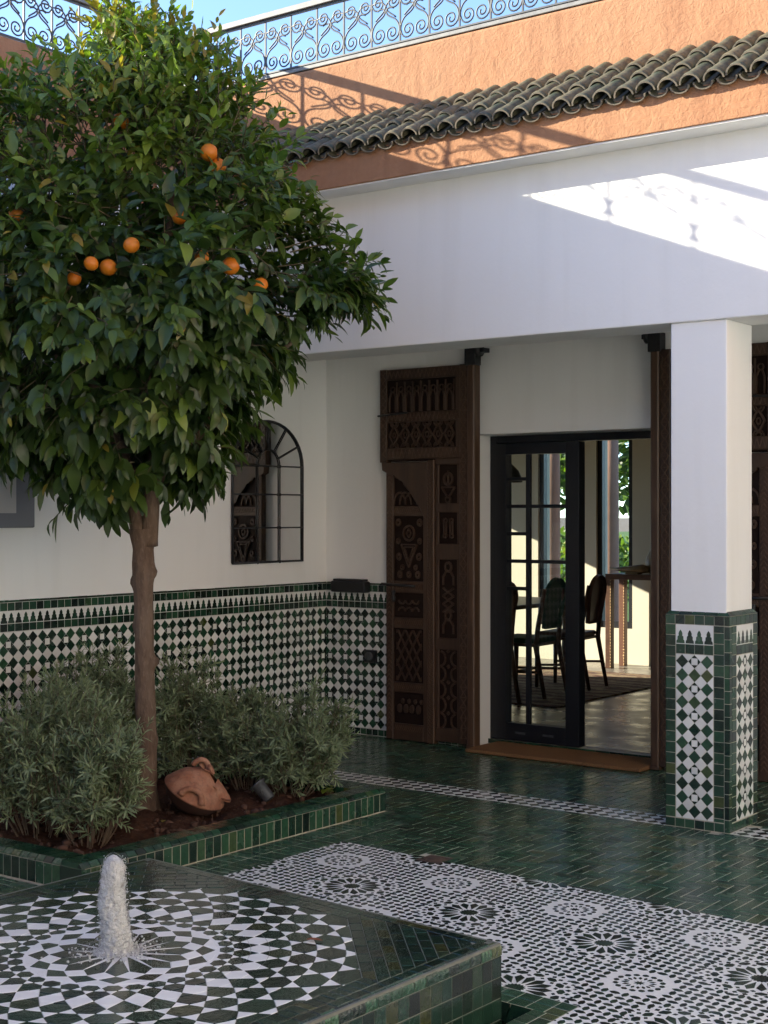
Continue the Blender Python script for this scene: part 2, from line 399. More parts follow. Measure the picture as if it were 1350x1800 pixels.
for b in bricks:
    cx, cy = (b[0][0]+b[2][0])/2, (b[0][1]+b[2][1])/2
    for rg in regions:
        xs = [p[0] for p in rg]; ys = [p[1] for p in rg]
        if cx < min(xs)-.1 or cx > max(xs)+.1 or cy < min(ys)-.1 or cy > max(ys)+.1: continue
        if any(a < cx < c and bb < cy < d for a, bb, c, d in PIL): continue
        if -3.93 < cx < -3.79 and 5.45 < cy < 5.60: continue
        q = clip(b, rg)
        if q and abs(area(q)) > 3e-4: HB.add(q, min(1, max(0, random.gauss(.5, .27))))
HB.finish()
# border of long tiles between planter and mosaic, round the fountain
BD = Pieces('border_tile', floor, FLOOR_FR, M_FLOOR, depth=.01, h=.001, bev=.0015, gap=.0026, tilt=.010, hidden=occl_floor)
y = 4.12
while y < 5.90:
    for a, b in ((-4.695, -4.565), (-4.563, -4.433)):
        BD.add([(a, y), (b, y), (b, y+.052), (a, y+.052)], random.gauss(.45, .2))
    y += .0535
x = -4.56
def ring(x0, x1, y0, y1, w, l, along):                     # tiles of a straight band, two rows
    u = (x0 if along == 'x' else y0)
    while u < (x1 if along == 'x' else y1) - .01:
        v = min(u + l, x1 if along == 'x' else y1)
        rows = 2; t = ((y1-y0) if along == 'x' else (x1-x0)) / rows
        for r in range(rows):
            q = rect(u, y0+r*t, v, y0+(r+1)*t) if along == 'x' else rect(x0+r*t, u, x0+(r+1)*t, v)
            BD.add([(a, sy(a, b)) for a, b in q], random.gauss(.45, .25))
        u = v
ring(-4.56, -2.335, hy1, 4.235, .06, .072, 'x'); ring(hx1, -2.335, 2.05, hy1, .05, .072, 'y'); ring(-4.56, hx0, 2.05, hy1, .05, .072, 'y'); ring(-4.56, -2.335, 2.05, hy0, .05, .072, 'x')
BD.finish()
# sloping lip of the fountain channel and its sides
CH = Pieces('channel_tile', floor, FLOOR_FR, M_GREEN, limit=300)
lip = MB()
def quad3(m, a, b, c, d): m.add([a, b, c, d], [(0, 1, 2, 3)])
chn = []
def lipside(p0, p1, inn):
    n = max(1, int(math.dist(p0, p1) / .085)); 
    for i in range(n):
        a = [p0[k] + (p1[k]-p0[k])*(i+.03)/n for k in (0, 1)]; b = [p0[k] + (p1[k]-p0[k])*(i+.97)/n for k in (0, 1)]
        m = MB(); top = -.002; low = -.05
        m.add([(a[0], a[1], top), (b[0], b[1], top), (b[0]+inn[0], b[1]+inn[1], low), (a[0]+inn[0], a[1]+inn[1], low),
               (a[0]-inn[0]*.2, a[1]-inn[1]*.2, low-.02), (b[0]-inn[0]*.2, b[1]-inn[1]*.2, low-.02), (b[0]+inn[0], b[1]+inn[1], low-.3), (a[0]+inn[0], a[1]+inn[1], low-.3)],
              [(3, 2, 1, 0), (3, 7, 6, 2), (0, 1, 5, 4), (0, 4, 7, 3), (1, 2, 6, 5)])
        m.build('channel_tile', M_GREEN, floor, tint=random.random()*.5)
lipside(P[3], P[2], (0, -.035)); lipside(P[2], P[1], (-.035, 0)); lipside(P[0], P[3], (.035, 0))
MB().box(-4.6, -2.3, 1.9, 4.4, -.595, -.35).build('channel_bed', M_FARPAVE, floor)

# checkered strip between the pillars
STW = Pieces('white_strip_tile', floor, FLOOR_FR, M_WHITE, depth=.008, h=.0012, bev=.001, gap=.0006, tilt=.006)
STD = Pieces('dark_strip_tile', floor, FLOOR_FR, M_DARK, depth=.008, h=.0014, bev=.001, gap=.0004, tilt=.006)
y0s, y1s = 6.846, 7.059
MB().box(-6.8, .45, y0s, y1s, -.005, .0002).build('strip_bed', M_GROUTW, floor)
s_ = (y1s - y0s) / 3; x = -6.8
i = 0
while x < .4:
    if not (-3.30 < x < -3.06):
        for r in range(-1, 7):
            for c2 in (0,):
                # diamonds on a grid with half steps
                cx = x + (s_/2 if r % 2 else 0); cy = y0s + r * s_/2
                pts = [(cx - s_/2, cy), (cx, cy - s_/2), (cx + s_/2, cy), (cx, cy + s_/2)]
                q = clip(pts, rect(-6.8, y0s, -3.345, y1s) if x < -3.2 else rect(-2.98, y0s, .45, y1s))
                if q: (STD if r % 2 else STW).add(q)
    x += s_
STW.finish(); STD.finish()

# star mosaic: sixteen-fold rosettes on a square grid, small rosettes between them
A_ = .632; MX0, MY0 = -3.235, 4.872 + .012
mfr = ((0, 0, 0), (1, SH, 0), (0, 1, 0), (0, 0, 1))
def my(y): return y + SH * 3.4            # sheared frame: world y = y' + SH*x
mos_regions = [ccw([(-4.43, my(4.237)), (.45, my(4.237)), (.45, my(5.49)), (-4.43, my(5.49))]), ccw([(-2.333, my(1.3)), (.45, my(1.3)), (.45, my(4.237)), (-2.333, my(4.237))])]
mb_ = MB()
for rg in mos_regions: mb_.prism(rg, mfr, -.0057, 0.)
mosb = mb_.build('white_mosaic_ground', mat('white mosaic pieces', (.80, .80, .77), .28, spec=.5, bump=[(60, .3, .004)], noise=(70, .5, 3, (.66, .66, .63))), floor); tag(mosb, kind='stuff')
MD = Pieces('mosaic_piece', floor, mfr, M_DARK, depth=.004, h=.0016, bev=.0007, gap=.0003, tilt=.008, hidden=occl_floor, many='mosaic_pieces')
def kite(c, ang, r0, rm, r1, hw, oct=False):
    """a kite or long hexagon pointing outwards: inner tip r0, widest rm, outer tip r1, half width hw"""
    ca, sa = math.cos(ang), math.sin(ang)
    pts = [(r0, 0), (rm, -hw), (r1, 0), (rm, hw)] if not oct else [(r0, 0), (r0+(rm-r0)*.6, -hw), (rm+(r1-rm)*.4, -hw), (r1, 0), (rm+(r1-rm)*.4, hw), (r0+(rm-r0)*.6, hw)]
    return [(c[0] + ca*u - sa*v, c[1] + sa*u + ca*v) for u, v in pts]
def star(c, n, ro, ri, rot=0.):
    return [(c[0] + (ro if k % 2 == 0 else ri)*math.cos(rot + math.pi*k/n), c[1] + (ro if k % 2 == 0 else ri)*math.sin(rot + math.pi*k/n)) for k in range(2*n)]
mos = []
a = A_
for i in range(-3, 7):
    for j in range(-7, 3):
        c = (MX0 + i*a, my(MY0 - SH*0) + j*a)
        d = 2*math.pi/16
        mos.append(star(c, 16, .064*a, .050*a))
        for k in range(16): mos.append(kite(c, k*d, .072*a, .168*a, .210*a, .029*a))
        for n_, rr_, hr, hw, o_, lng in ((16, .226, .013, .016, .5, 0), (16, .256, .026, .034, 0, 1), (32, .296, .017, .017, .5, 0)):
            for k in range(n_):
                mos.append(kite(c, (k + o_)*2*math.pi/n_ + random.uniform(-.0012, .0012), (rr_-hr)*a, rr_*a, (rr_+hr)*a, hw*a, bool(lng)))
        g2 = (c[0] + a/2, c[1] + a/2)
        mos.append(star(g2, 8, .034*a, .018*a))
        for k in range(16):
            t = k*math.pi/8
            mos.append(kite(g2, t, .056*a, .078*a, .098*a, .011*a)); mos.append(kite(g2, t + math.pi/16, .112*a, .130*a, .148*a, .018*a, True))
        # net of long hexagons laid crosswise between the rosettes, with a small square where four meet
        ng = 16; pg = a/ng
        for ii in range(ng):
            for jj in range(ng):
                gx, gy = c[0] - a/2 + (ii+.5)*pg, c[1] - a/2 + (jj+.5)*pg; dc = math.hypot(gx-c[0], gy-c[1])/a; dg = min(math.hypot(gx-c[0]-sx*a/2, gy-c[1]-sy_*a/2) for sx in (-1, 1) for sy_ in (-1, 1))/a
                if dc < .345 or dg < .185: continue
                jt = random.uniform(-.05, .05)
                mos.append(kite((gx, gy), (0 if (ii+jj) % 2 else math.pi/2) + jt, -.56*pg, 0, .56*pg, .27*pg, True))
        for k in range(32):
            mos.append(kite(c, (k + .5*(k % 1))*math.pi/16, .318*a, .333*a, .348*a, .012*a))
for p in mos:
    for rg in mos_regions:
        q = clip(p, rg)
        if q: MD.add(q, min(1, max(0, random.gauss(.5, .25))))
MD.finish()
# iron drain cover let into the paving
dr = wempty('drain_cover', (-3.86, 5.53, 0)); tag(dr, 'small rusty round drain cover set in tiles at the mosaic edge', 'drain cover')
M_RUST = mat('rusty iron', (.075, .045, .030), .75, noise=(60, .7, 4, (.035, .024, .02)), bump=[(80, .5, .002)])
MB().box(-3.925, -3.795, 5.462, 5.592, -.004, .0015, .001).build('frame', M_RUST, dr)
MB().lathe([(.052, .001), (.052, .0045), (.046, .005), (.045, .003), (.03, .003), (.029, .005), (.0, .005)], 24, (-3.86, 5.527, 0), cap=False).build('lid', M_RUST, dr)

# ------------------------------------------------------------------ tiled dado: one function for every wall face
MER = [(-.5, 0), (.5, 0), (.47, .20), (.36, .27), (.35, .50), (.22, .56), (.24, .72), (.15, .87), (0, 1), (-.15, .87), (-.24, .72), (-.22, .56), (-.35, .50), (-.36, .27), (-.47, .20)]
def dado(parent, fr, L, pitch=.0717, hidden=None, phase=0., keep=None):
    """field of diamonds, two rows of squares, merlons and a sloping cap on a wall face of length L; fr maps (u, height, out)"""
    o, ax, ay, az = fr
    mk = lambda n, m, **k: Pieces(n, parent, fr, m, depth=.004, h=.006, hidden=hidden, **k)
    bed = MB(); bed.prism(rect(0, 0, L, 1.086), fr, .0005, .0046); bed.build('tile_bed', M_GROUTW, parent)
    DK = mk('green_diamond_tile', M_GREEN, gap=.0008, tilt=.010, many='green_diamond_tiles'); WH = mk('white_diamond_tile', M_WHITE, gap=.0008, tilt=.008, many='white_diamond_tiles')
    SQ = mk('white_square_tile', M_WHITE, gap=.0004, tilt=.006); TR = mk('green_corner_tile', M_GREEN, gap=.0002, bev=.0006, many='green_corner_tiles')
    EG = mk('green_edge_tile', M_GREEN, gap=.0012, tilt=.012); ME = mk('merlon_tile', M_GREEN, gap=.0003, bev=.0008)
    z0, z1 = .050, .050 + 12*pitch; hp = pitch/2; R_ = rect(0, z0, L, z1)
    nc = int(L/pitch) + 2
    for c in range(-1, nc):
        for r in range(-1, 14):
            for half in (0, 1):
                cx = phase + c*pitch + (hp if half else 0); cy = z0 + hp + r*pitch + (hp if half else 0)
                pts = [(cx-hp, cy), (cx, cy-hp), (cx+hp, cy), (cx, cy+hp)]
                q = clip(pts, R_)
                if not q: continue
                if half == 0: DK.add(q, min(1, max(0, random.gauss(.42, .24))))
                elif c % 2 == 0 and r % 2 == 0 and len(q) == 4 and abs(area(q)) > .98*2*hp*hp:
                    s = hp*.5
                    SQ.add(rect(cx-s, cy-s, cx+s, cy+s))
                    for dx, dy in ((1, 0), (0, 1), (-1, 0), (0, -1)):
                        TR.add([(cx+dx*hp*.96, cy+dy*hp*.96), (cx+dx*s-dy*s, cy+dy*s+dx*s), (cx+dx*s+dy*s, cy+dy*s-dx*s)], .3)
                else: WH.add(q)
    w = .053; n = max(1, round(L/w)); w = L/n
    for i in range(n):
        for a, b in ((.002, .047), (.9135, .960), (1.034, 1.083)): EG.add(rect(i*w, a, (i+1)*w, b), min(1, max(0, random.gauss(.4, .25))))
        ME.add([(i*w + w/2 + u*w*.94, .962 + v*.064) for u, v in MER], random.gauss(.4, .2))
    MB().prism(rect(0, .961, L, 1.033), fr, .0040, .0049).build('white_band', M_WHITE, parent, tint=.6)
    n2 = max(1, round(L/.075)); w2 = L/n2
    P3 = lambda u, v, h: tuple(o[k] + ax[k]*u + ay[k]*v + az[k]*h for k in range(3))
    for i in range(n2):
        a, b = i*w2 + .001, (i+1)*w2 - .001; k = random.uniform(-.0008, .0008)
        MB().add([P3(a, 1.0845, .0075+k), P3(b, 1.0845, .0075+k), P3(b+.012, 1.112, -.010), P3(a+.012, 1.112, -.010), P3(a, 1.0845, -.012), P3(b, 1.0845, -.012)],
                 [(0, 1, 2, 3), (1, 0, 4, 5), (0, 3, 4), (1, 5, 2)]).build('cap_tile', M_GREEN, parent, tint=max(0, random.gauss(.35, .2)))
    for p in (DK, WH, SQ, TR, EG, ME): p.finish()

# ------------------------------------------------------------------ left wall (the wing behind the orange tree)
lwall = wempty('left_wall', (LW_X - .3, 5, 0)); tag(lwall, 'white and ochre wall with tiled dado behind the orange tree', 'wall')
MB().box(-7.4, LW_X, -3, BW_Y + .2, -.6, 3.55).build('plaster', M_PLASTER, lwall)
MB().box(-7.45, LW_X + .0, -3, 6.62, 3.552, 3.98).build('ochre_band', M_ORANGE, lwall)
MB().box(-7.4, -7.02, -3, 7.44, 3.982, 4.435, ).build('parapet', M_ORANGE, lwall)
MB().box(-13, -7.41, -3, 7.4, -.6, 3.98).build('wing_block', M_PLASTER, lwall)
dado(lwall, ((LW_X, 3.94, 0), (0, 1, 0), (0, 0, 1), (1, 0, 0)), 4.4, hidden=lambda x, y: (y > 1190 and x < 420) or y > 1215 or 232 < x < 278, phase=.02)
# ------------------------------------------------------------------ back wall under the porch, with the door opening
bwall = wempty('back_wall', (-5, BW_Y + .1, 0)); tag(bwall, 'white wall with green diamond dado under the porch', 'wall')
OX0, OX1, OZ = -5.515, -4.045, 2.136
bw = MB()
for q in ((-7.0, OX0, -.6, 4.0), (OX1, 6.5, -.6, 4.0)): bw.box(q[0], q[1], BW_Y, BW_Y + .30, q[2], q[3])
bw.box(OX0, OX1, BW_Y, BW_Y + .30, OZ, 4.0)
bw.build('plaster', M_PLASTER, bwall)
dado(bwall, ((LW_X + .006, BW_Y, 0), (1, 0, 0), (0, 0, 1), (0, -1, 0)), OX0 - LW_X - .012, hidden=lambda x, y: x > 680, phase=.0)
dado(bwall, ((OX1 + .004, BW_Y, 0), (1, 0, 0), (0, 0, 1), (0, -1, 0)), 0.86, hidden=lambda x, y: x < 1345)
# threshold
th = MB().box(OX0 + .001, OX1 - .001, 8.548, 8.90, -.6, .030).build('threshold_bed', M_GROUT, bwall)
TH = Pieces('threshold_tile', bwall, ((OX0, 8.548, 0), (1, 0, 0), (0, 0, 1), (0, -1, 0)), M_GREEN, depth=.001, h=.004, gap=.0012)
n = 14
for i in range(n): TH.add(rect(i*(OX1-OX0)/n, .002, (i+1)*(OX1-OX0)/n, .034), random.gauss(.45, .15))
TH.finish()

# ------------------------------------------------------------------ porch: beam, ceiling, cornice, parapet, tiled eave
house = wempty('porch_house', (-4, 7.2, 0)); tag(house, 'porch front with white beam, ochre parapet and green tiled eave', 'building')
MB().box(-6.79, 7, 6.84, 7.18, 2.572, 3.507, .007).build('porch_beam', M_PLASTER, house)
MB().box(-6.79, 7, 7.181, BW_Y - .001, 2.86, 3.3).build('porch_ceiling', M_PLASTER, house)
cor = MB().box(-6.79, 7, 6.65, 7.40, 3.508, 3.585, .004); cor.build('cornice', M_ORANGE, house); MB().box(-6.79, 7, 6.662, 6.8395, 3.4985, 3.5075).build('soffit', M_PLASTER, house)
MB().box(-6.785, 7, 6.655, 7.39, 3.5855, 3.70).build('cornice_top', M_ORANGE, house)
MB().box(-6.795, 7, 7.10, 7.46, 3.701, 4.415, .02).build('parapet', M_ORANGE, house)
MB().box(-6.79, 7, 7.47, 14.1, 3.45, 3.75).build('roof_slab', M_PLASTER, house)
# roof tiles: three courses of covers and of pans per column, sharing two meshes
def barrel(length, r0, r1, th, up=True, seg=9):
    """half pipe along -Y (eave end) ; ridged by the potter's wheel"""
    m = MB(); vs = []; fs = []; ny = 26
    for k in range(ny + 1):
        t = k/ny; rr = r0 + (r1-r0)*t + .0012*math.sin(k*2.1) + (.0035 if k in (2, 3) and up else 0)
        for s in range(seg + 1):
            an = math.pi*(s/seg) * 1.0
            for dr in (0, -th):
                x = math.cos(an)*(rr+dr); z = math.sin(an)*(rr+dr)*(.92 if up else -.72); vs.append((x, t*length, z))
    st = 2*(seg+1)
    for k in range(ny):
        for s in range(seg):
            a = k*st + 2*s; fs.append((a, a+2, a+2+st, a+st)); fs.append((a+1, a+1+st, a+3+st, a+3))
    sm = len(fs)
    m.add(vs, fs, True); m.cur = 1
    ef = [(2*s, 2*s+1, 2*s+3, 2*s+2) for s in range(seg)] + [(ny*st+2*s, ny*st+2*s+2, ny*st+2*s+3, ny*st+2*s+1) for s in range(seg)]
    ef += [(k*st, k*st+st, k*st+st+1, k*st+1) for k in range(ny)] + [(k*st+2*seg, k*st+2*seg+1, k*st+st+2*seg+1, k*st+st+2*seg) for k in range(ny)]
    k0 = len(m.v) - len(vs)
    for f in ef: m.f.append(tuple(i+k0 for i in f)); m.sm.append(False); m.mi.append(1)
    return m
covers, pans = [], []
for v in range(5):
    t = [.15, .4, .55, .75, .95][v]
    me = barrel(.25, .056, .047, .009).mesh('cover'); ftint(me, [t]*len(me.polygons)); me.materials.append(M_ROOF); me.materials.append(M_CLAYEDGE); covers.append(me)
    me = barrel(.25, .054, .060, .009, False).mesh('pan'); ftint(me, [t]*len(me.polygons)); me.materials.append(M_ROOF); me.materials.append(M_CLAYEDGE); pans.append(me)
slope = R(33); bedm = MB()
cs, sn = math.cos(slope), math.sin(slope); ey, ez = 6.598, 3.672
bedm.add([(-6.79, 6.662, 3.715), (7, 6.662, 3.715), (7, 7.12, 3.99), (-6.79, 7.12, 3.99), (-6.79, 6.662, 3.698), (7, 6.662, 3.698), (7, 7.12, 3.69), (-6.79, 7.12, 3.69)],
         [(0, 1, 2, 3), (0, 4, 5, 1), (3, 2, 6, 7), (4, 7, 6, 5), (0, 3, 7, 4), (1, 5, 6, 2)])
bed = bedm.build('roof_bed', M_CLAYEDGE, house)
pitch = .1212
for c in range(48):
    x = -6.72 + c*pitch
    for k in range(3):
        d = k*.205 + random.uniform(-.006, .006) + (.0)
        for up in (True, False):
            o = link('roof_tile', random.choice(covers if up else pans), bed, None)
            lift = .056 if up else .056
            o.location = (x + (0 if up else pitch/2) + random.uniform(-.004, .004), ey + cs*d - (0 if up else -.012), ez + sn*d + lift*.55 + (.012*k*0) + random.uniform(-.003, .003))
            o.rotation_euler = (slope - (.05 if up else .02), random.uniform(-.04, .04), random.uniform(-.025, .025))
# ------------------------------------------------------------------ pillar
pil = wempty('pillar', (-3.161, 7.02, 0)); tag(pil, 'square white pillar with green and white tiled base', 'pillar')
px0, px1, py0, py1 = -3.336, -2.986, 6.842, 7.195
MB().box(px0 + .022, px1 - .022, py0 + .016, py1 - .02, 1.06, 2.5715, .006).build('shaft', M_PLASTER, pil)
MB().box(px0 + .0025, px1 - .0025, py0 + .0025, py1 - .0025, -.02, 1.083).build('base_core', M_GROUT, pil)
def pillar_face(fr, W, wide):
    mk = lambda n, m, **k: Pieces(n, pil, fr, m, depth=.004, h=.006, **k)
    EG = mk('green_edge_tile', M_GREEN, gap=.0014, tilt=.014); DK = mk('green_diamond_tile', M_GREEN, gap=.0008, tilt=.012); WH = mk('white_diamond_tile', M_WHITE, gap=.0008, tilt=.008)
    SQ = mk('white_square_tile', M_WHITE, gap=.0004); TR = mk('green_corner_tile', M_GREEN, gap=.0002, bev=.0006); ME = mk('merlon_tile', M_GREEN, gap=.0003, bev=.0008)
    lw_ = .056; rw = .056; ew = .030                        # left column, right column, thin corner column
    f0, f1 = lw_ + .002, W - rw - ew - .002
    rg = lambda: min(1, max(0, random.gauss(.45, .25)))
    nr = 18; h = .984/nr
    for i in range(nr):
        EG.add(rect(.001, .050 + i*h, lw_, .050 + (i+1)*h), rg()); EG.add(rect(W-rw-ew, .050 + (i+.35)*h, W-ew, .050 + (i+1.35)*h) if i < nr-1 else rect(W-rw-ew, .050, W-ew, .050+.35*h), rg())
    EG.add(rect(W-rw-ew, .050 + (nr-1+.35)*h, W-ew, 1.034), rg())
    nr = 16; h = 1.03/nr
    for i in range(nr): EG.add(rect(W-ew, .002 + i*h, W-.001, .002 + (i+1)*h), rg())
    n = max(3, round((W-ew)/.057)); w = (W-ew)/n
    for i in range(n): EG.add(rect(i*w, .002, (i+1)*w, .047), rg()); EG.add(rect(i*w, 1.035, (i+1)*w, 1.083), rg())
    EG.add(rect(W-ew, 1.035, W-.001, 1.083), rg())
    fw = f1 - f0; n = max(3, round(fw/.052)); w = fw/n
    MB().prism(rect(f0, .935, f1, 1.034), fr, .0015, .005).build('white_band', M_WHITE, pil, tint=.6)
    for i in range(n):
        ME.add([(f0 + i*w + w/2 + u*w*.92, .938 + v*.070) for u, v in MER], rg()); EG.add(rect(f0 + i*w, .885, f0 + (i+1)*w, .935), rg())
    nd = 3 if wide else 3; p = fw/nd; ph = .0690; hw, hh = p/2, ph/2; Rc = rect(f0, .050, f1, .884)
    MB().prism(Rc, fr, .0005, .003).build('tile_bed', M_GROUTW, pil)
    for c in range(-1, nd+1):
        for r in range(-1, 14):
            for half in (0, 1):
                cx = f0 + hw + c*p + (hw if half else 0); cy = .884 - hh - .002 - r*ph - (hh if half else 0)
                q = clip([(cx-hw, cy), (cx, cy-hh), (cx+hw, cy), (cx, cy+hh)], Rc)
                if not q: continue
                if half: WH.add(q)
                elif c == 1 and r % 2 == 0 and abs(area(q)) > 1.9*hw*hh:
                    a, b = hw*.5, hh*.5; SQ.add(rect(cx-a, cy-b, cx+a, cy+b))
                    for dx, dy in ((1, 0), (0, 1), (-1, 0), (0, -1)): TR.add([(cx+dx*hw*.96, cy+dy*hh*.96), (cx+dx*a-dy*a, cy+dy*b+dx*b), (cx+dx*a+dy*a, cy+dy*b-dx*b)], .3)
                else: DK.add(q, rg())
    for q in (EG, DK, WH, SQ, TR, ME): q.finish()
    o, ax, ay, az = fr; n2 = max(3, round(W/.066)); w2 = W/n2
    P3 = lambda u, v, h: tuple(o[k] + ax[k]*u + ay[k]*v + az[k]*h for k in range(3))
    for i in range(n2):
        a, b = i*w2 + .001, (i+1)*w2 - .001
        MB().add([P3(a, 1.0845, .0065), P3(b, 1.0845, .0065), P3(min(b+.004, W-.022), 1.106, -.016), P3(max(a+.004, .022), 1.106, -.016), P3(a, 1.0845, -.016), P3(b, 1.0845, -.016)],
                 [(0, 1, 2, 3), (1, 0, 4, 5), (0, 3, 4), (1, 5, 2)]).build('cap_tile', M_GREEN, pil, tint=max(0, random.gauss(.4, .2)))
pillar_face(((px0, py0 + .0062, 0), (1, 0, 0), (0, 0, 1), (0, -1, 0)), px1 - px0, True)
pillar_face(((px1 - .0062, py1, 0), (0, -1, 0), (0, 0, 1), (1, 0, 0)), py1 - py0, True)
pillar_face(((px0 + .0062, py0, 0), (0, 1, 0), (0, 0, 1), (-1, 0, 0)), py1 - py0, True)

# ------------------------------------------------------------------ unseen wings, added to bounce sunlight and block low sky
EWX = 2.3
ew = wempty('east_bounce_wing', (5, 1, 0)); tag(ew, 'unseen white and ochre wing added right of the courtyard to bounce sunlight', 'building')
MB().box(EWX, 6.9, -5.59, 6.6, -.6, 3.5).build('wall', M_PLASTER, ew); MB().box(EWX - .1, 6.9, -5.59, 6.6, 3.501, 7.2).build('parapet', M_ORANGE, ew)  # upper part raised to bounce more sun into the courtyard
sw = wempty('south_blocker_wing', (0, -6, 0)); tag(sw, 'unseen white and ochre wing added behind the viewer to block low sky', 'building')  # added out of view to cut low sky light on the porch front
MB().box(-7.4, 6.9, -9, -5.6, -.6, 3.5).build('wall', M_PLASTER, sw); MB().box(-7.4, 6.9, -9, -5.8, 3.501, 4.4).build('parapet', M_ORANGE, sw)
# ------------------------------------------------------------------ railings with iron scrolls
BAR = .2175; RZ0, RZ1 = 4.455, 4.80
def spiral(cx, cy, r0, r1, a0, turns, n=26):
    return [(cx + (r0 + (r1-r0)*t)*math.cos(a0 + turns*2*math.pi*t), cy + (r0 + (r1-r0)*t)*math.sin(a0 + turns*2*math.pi*t)) for t in [k/n for k in range(n+1)]]
def bez(p0, p1, p2, p3, n=10):
    return [tuple((1-t)**3*p0[k] + 3*(1-t)**2*t*p1[k] + 3*(1-t)*t*t*p2[k] + t**3*p3[k] for k in (0, 1)) for t in [i/n for i in range(1, n+1)]]
W2, H2 = BAR, RZ1 - RZ0
def scroll_bottom():
    c = spiral(.050, .072, .010, .052, 2.2, 1.65); e = c[-1]
    # leave the spiral on its outer side, climb along the bar, fold to the middle
    return c + bez(e, (.108, .075), (.108, .135), (.060, .160)) + bez((.060, .160), (.025, .178), (.004, .190), (.006, .212)) + bez((.006, .212), (.010, .232), (.035, .236), (.062, .222), 6)
def scroll_top():
    c = spiral(-.058, .268, .009, .047, .6, -1.6); e = c[-1]
    return c + bez(e, (-.010, .300), (.000, .235), (.012, .215)) + bez((.012, .215), (.030, .195), (.052, .185), (.076, .165), 6)
def wire(pts, flip):
    return [(-x if flip else x, 0, z) for x, z in pts]
scroll_meshes = []
for fn in (scroll_bottom, scroll_top):
    for fl_ in (False, True):
        m = MB(); pts = fn(); m.tube(wire(pts, fl_), .0055, 5); scroll_meshes.append(m.mesh('scroll')); scroll_meshes[-1].materials.append(M_RAIL)
bar_mesh = MB().box(-.005, .005, -.005, .005, 0, H2).mesh('bar'); bar_mesh.materials.append(M_RAIL)
def railing(name, loc, rz, L, label):
    t = empty(name, loc, rz); tag(t, label, 'railing')
    MB().box(0, L, -.03, .03, RZ1 - RZ0 + .012, RZ1 - RZ0 + .050, .003).build('top_rail', M_RAILCAP, t)
    MB().box(0, L, -.025, .025, -.036, -.012, .003).build('bottom_rail', M_RAILCAP, t)
    MB().box(0, L, -.008, .008, -.0, .010).build('lower_bar', M_RAIL, t); MB().box(0, L, -.008, .008, RZ1-RZ0-.002, RZ1-RZ0+.0105).build('upper_bar', M_RAIL, t)
    n = int(L/BAR)
    for i in range(n + 1):
        o = link('upright', bar_mesh, t, (.045 + i*BAR, 0, 0))
        if i < n:
            for me in scroll_meshes: link('scroll', me, t, (.045 + (i+.5)*BAR, random.uniform(-.002, .002), 0))
    return t
rb = railing('roof_railing', (-7.02, 7.13, RZ0), 0, 13.0, 'wrought iron scroll railing on the sunlit ochre parapet above the tiled eave')
rl = railing('roof_railing', (-7.05, 7.10, RZ0), -math.pi/2, 10.0, 'wrought iron scroll railing on the left parapet behind the orange tree top')
MB().box(-.03, .03, -.03, .03, -.45, RZ1 - RZ0 + .05, .003).build('corner_post', M_RAIL, rb)

# ------------------------------------------------------------------ planter bed
PX, PY0, PY1, PZ = -4.692, 4.130, 6.262, .100
pl = wempty('planter', (-5.7, 5.2, 0)); tag(pl, 'low green tiled planter bed around the orange tree', 'planter')
core = MB(); iw = .125
core.box(LW_X + .012, PX - .0025, PY0 + .0025, PY0 + iw, -.004, PZ - .001); core.box(LW_X + .012, PX - .0025, PY1 - iw, PY1 - .0025, -.004, PZ - .001); core.box(PX - iw, PX - .0026, PY0 + iw, PY1 - iw, -.004, PZ - .001)
core.build('curb_core', M_GROUT, pl)
def curb(p0, dirv, out, L, far=False):
    n = round(L/.0535); w = L/n
    VT = Pieces('curb_tile', pl, ((p0[0]-out[0]*.006, p0[1]-out[1]*.006, 0), (*dirv, 0), (0, 0, 1), (*out, 0)), M_GREEN, depth=.001, h=.006, gap=.0021, tilt=.014)
    P3 = lambda u, v, z: (p0[0] + dirv[0]*u - out[0]*v, p0[1] + dirv[1]*u - out[1]*v, z)
    for i in range(n):
        VT.add(rect(i*w, .003, (i+1)*w, PZ), min(1, max(0, random.gauss(.5, .25))))
        a, b = i*w + .0021, (i+1)*w - .0021; k = random.uniform(-.0015, .0015)
        MB().add([P3(a, .000+k, PZ + .001), P3(b, .000+k, PZ + .001), P3(b, .004+k, PZ+.010), P3(a, .004+k, PZ+.010), P3(b, .020, PZ + .024), P3(a, .020, PZ + .024), P3(a, .03, PZ), P3(b, .03, PZ)],
                 [(0, 1, 2, 3), (3, 2, 4, 5), (0, 6, 7, 1), (0, 3, 5, 6), (1, 7, 4, 2)]).build('nosing_tile', M_GREEN, pl, tint=min(1, max(0, random.gauss(.45, .25))))
        q = i*w; dz = random.uniform(-.001, .001)
        inn = .128
        u0 = q if (far or q > .13) else q
        MB().add([P3(a, .0225, PZ+.0245+dz), P3(b, .0225, PZ+.0245+dz), P3(b, inn, PZ+.0245), P3(a, inn, PZ+.0245), P3(a, .0225, PZ+.005), P3(b, .0225, PZ+.005), P3(b, inn, PZ-.03), P3(a, inn, PZ-.03)],
                 [(0, 1, 2, 3), (1, 0, 4, 5), (3, 2, 6, 7), (0, 3, 7, 4), (1, 5, 6, 2)]).build('top_tile', M_GREEN, pl, tint=min(1, max(0, random.gauss(.5, .25))))
    VT.finish()
curb((PX, PY0 + .0), (0, 1), (1, 0), PY1 - PY0)
curb((LW_X + .03, PY0), (1, 0), (0, -1), PX - LW_X - .165)
curb((LW_X + .03, PY1), (1, 0), (0, 1), PX - LW_X - .165, True)
MB().box(PX - .137, PX - .001, PY0 + .0005, PY0 + .0205, .002, PZ).build('corner_tile', M_GREEN, pl, tint=.35)
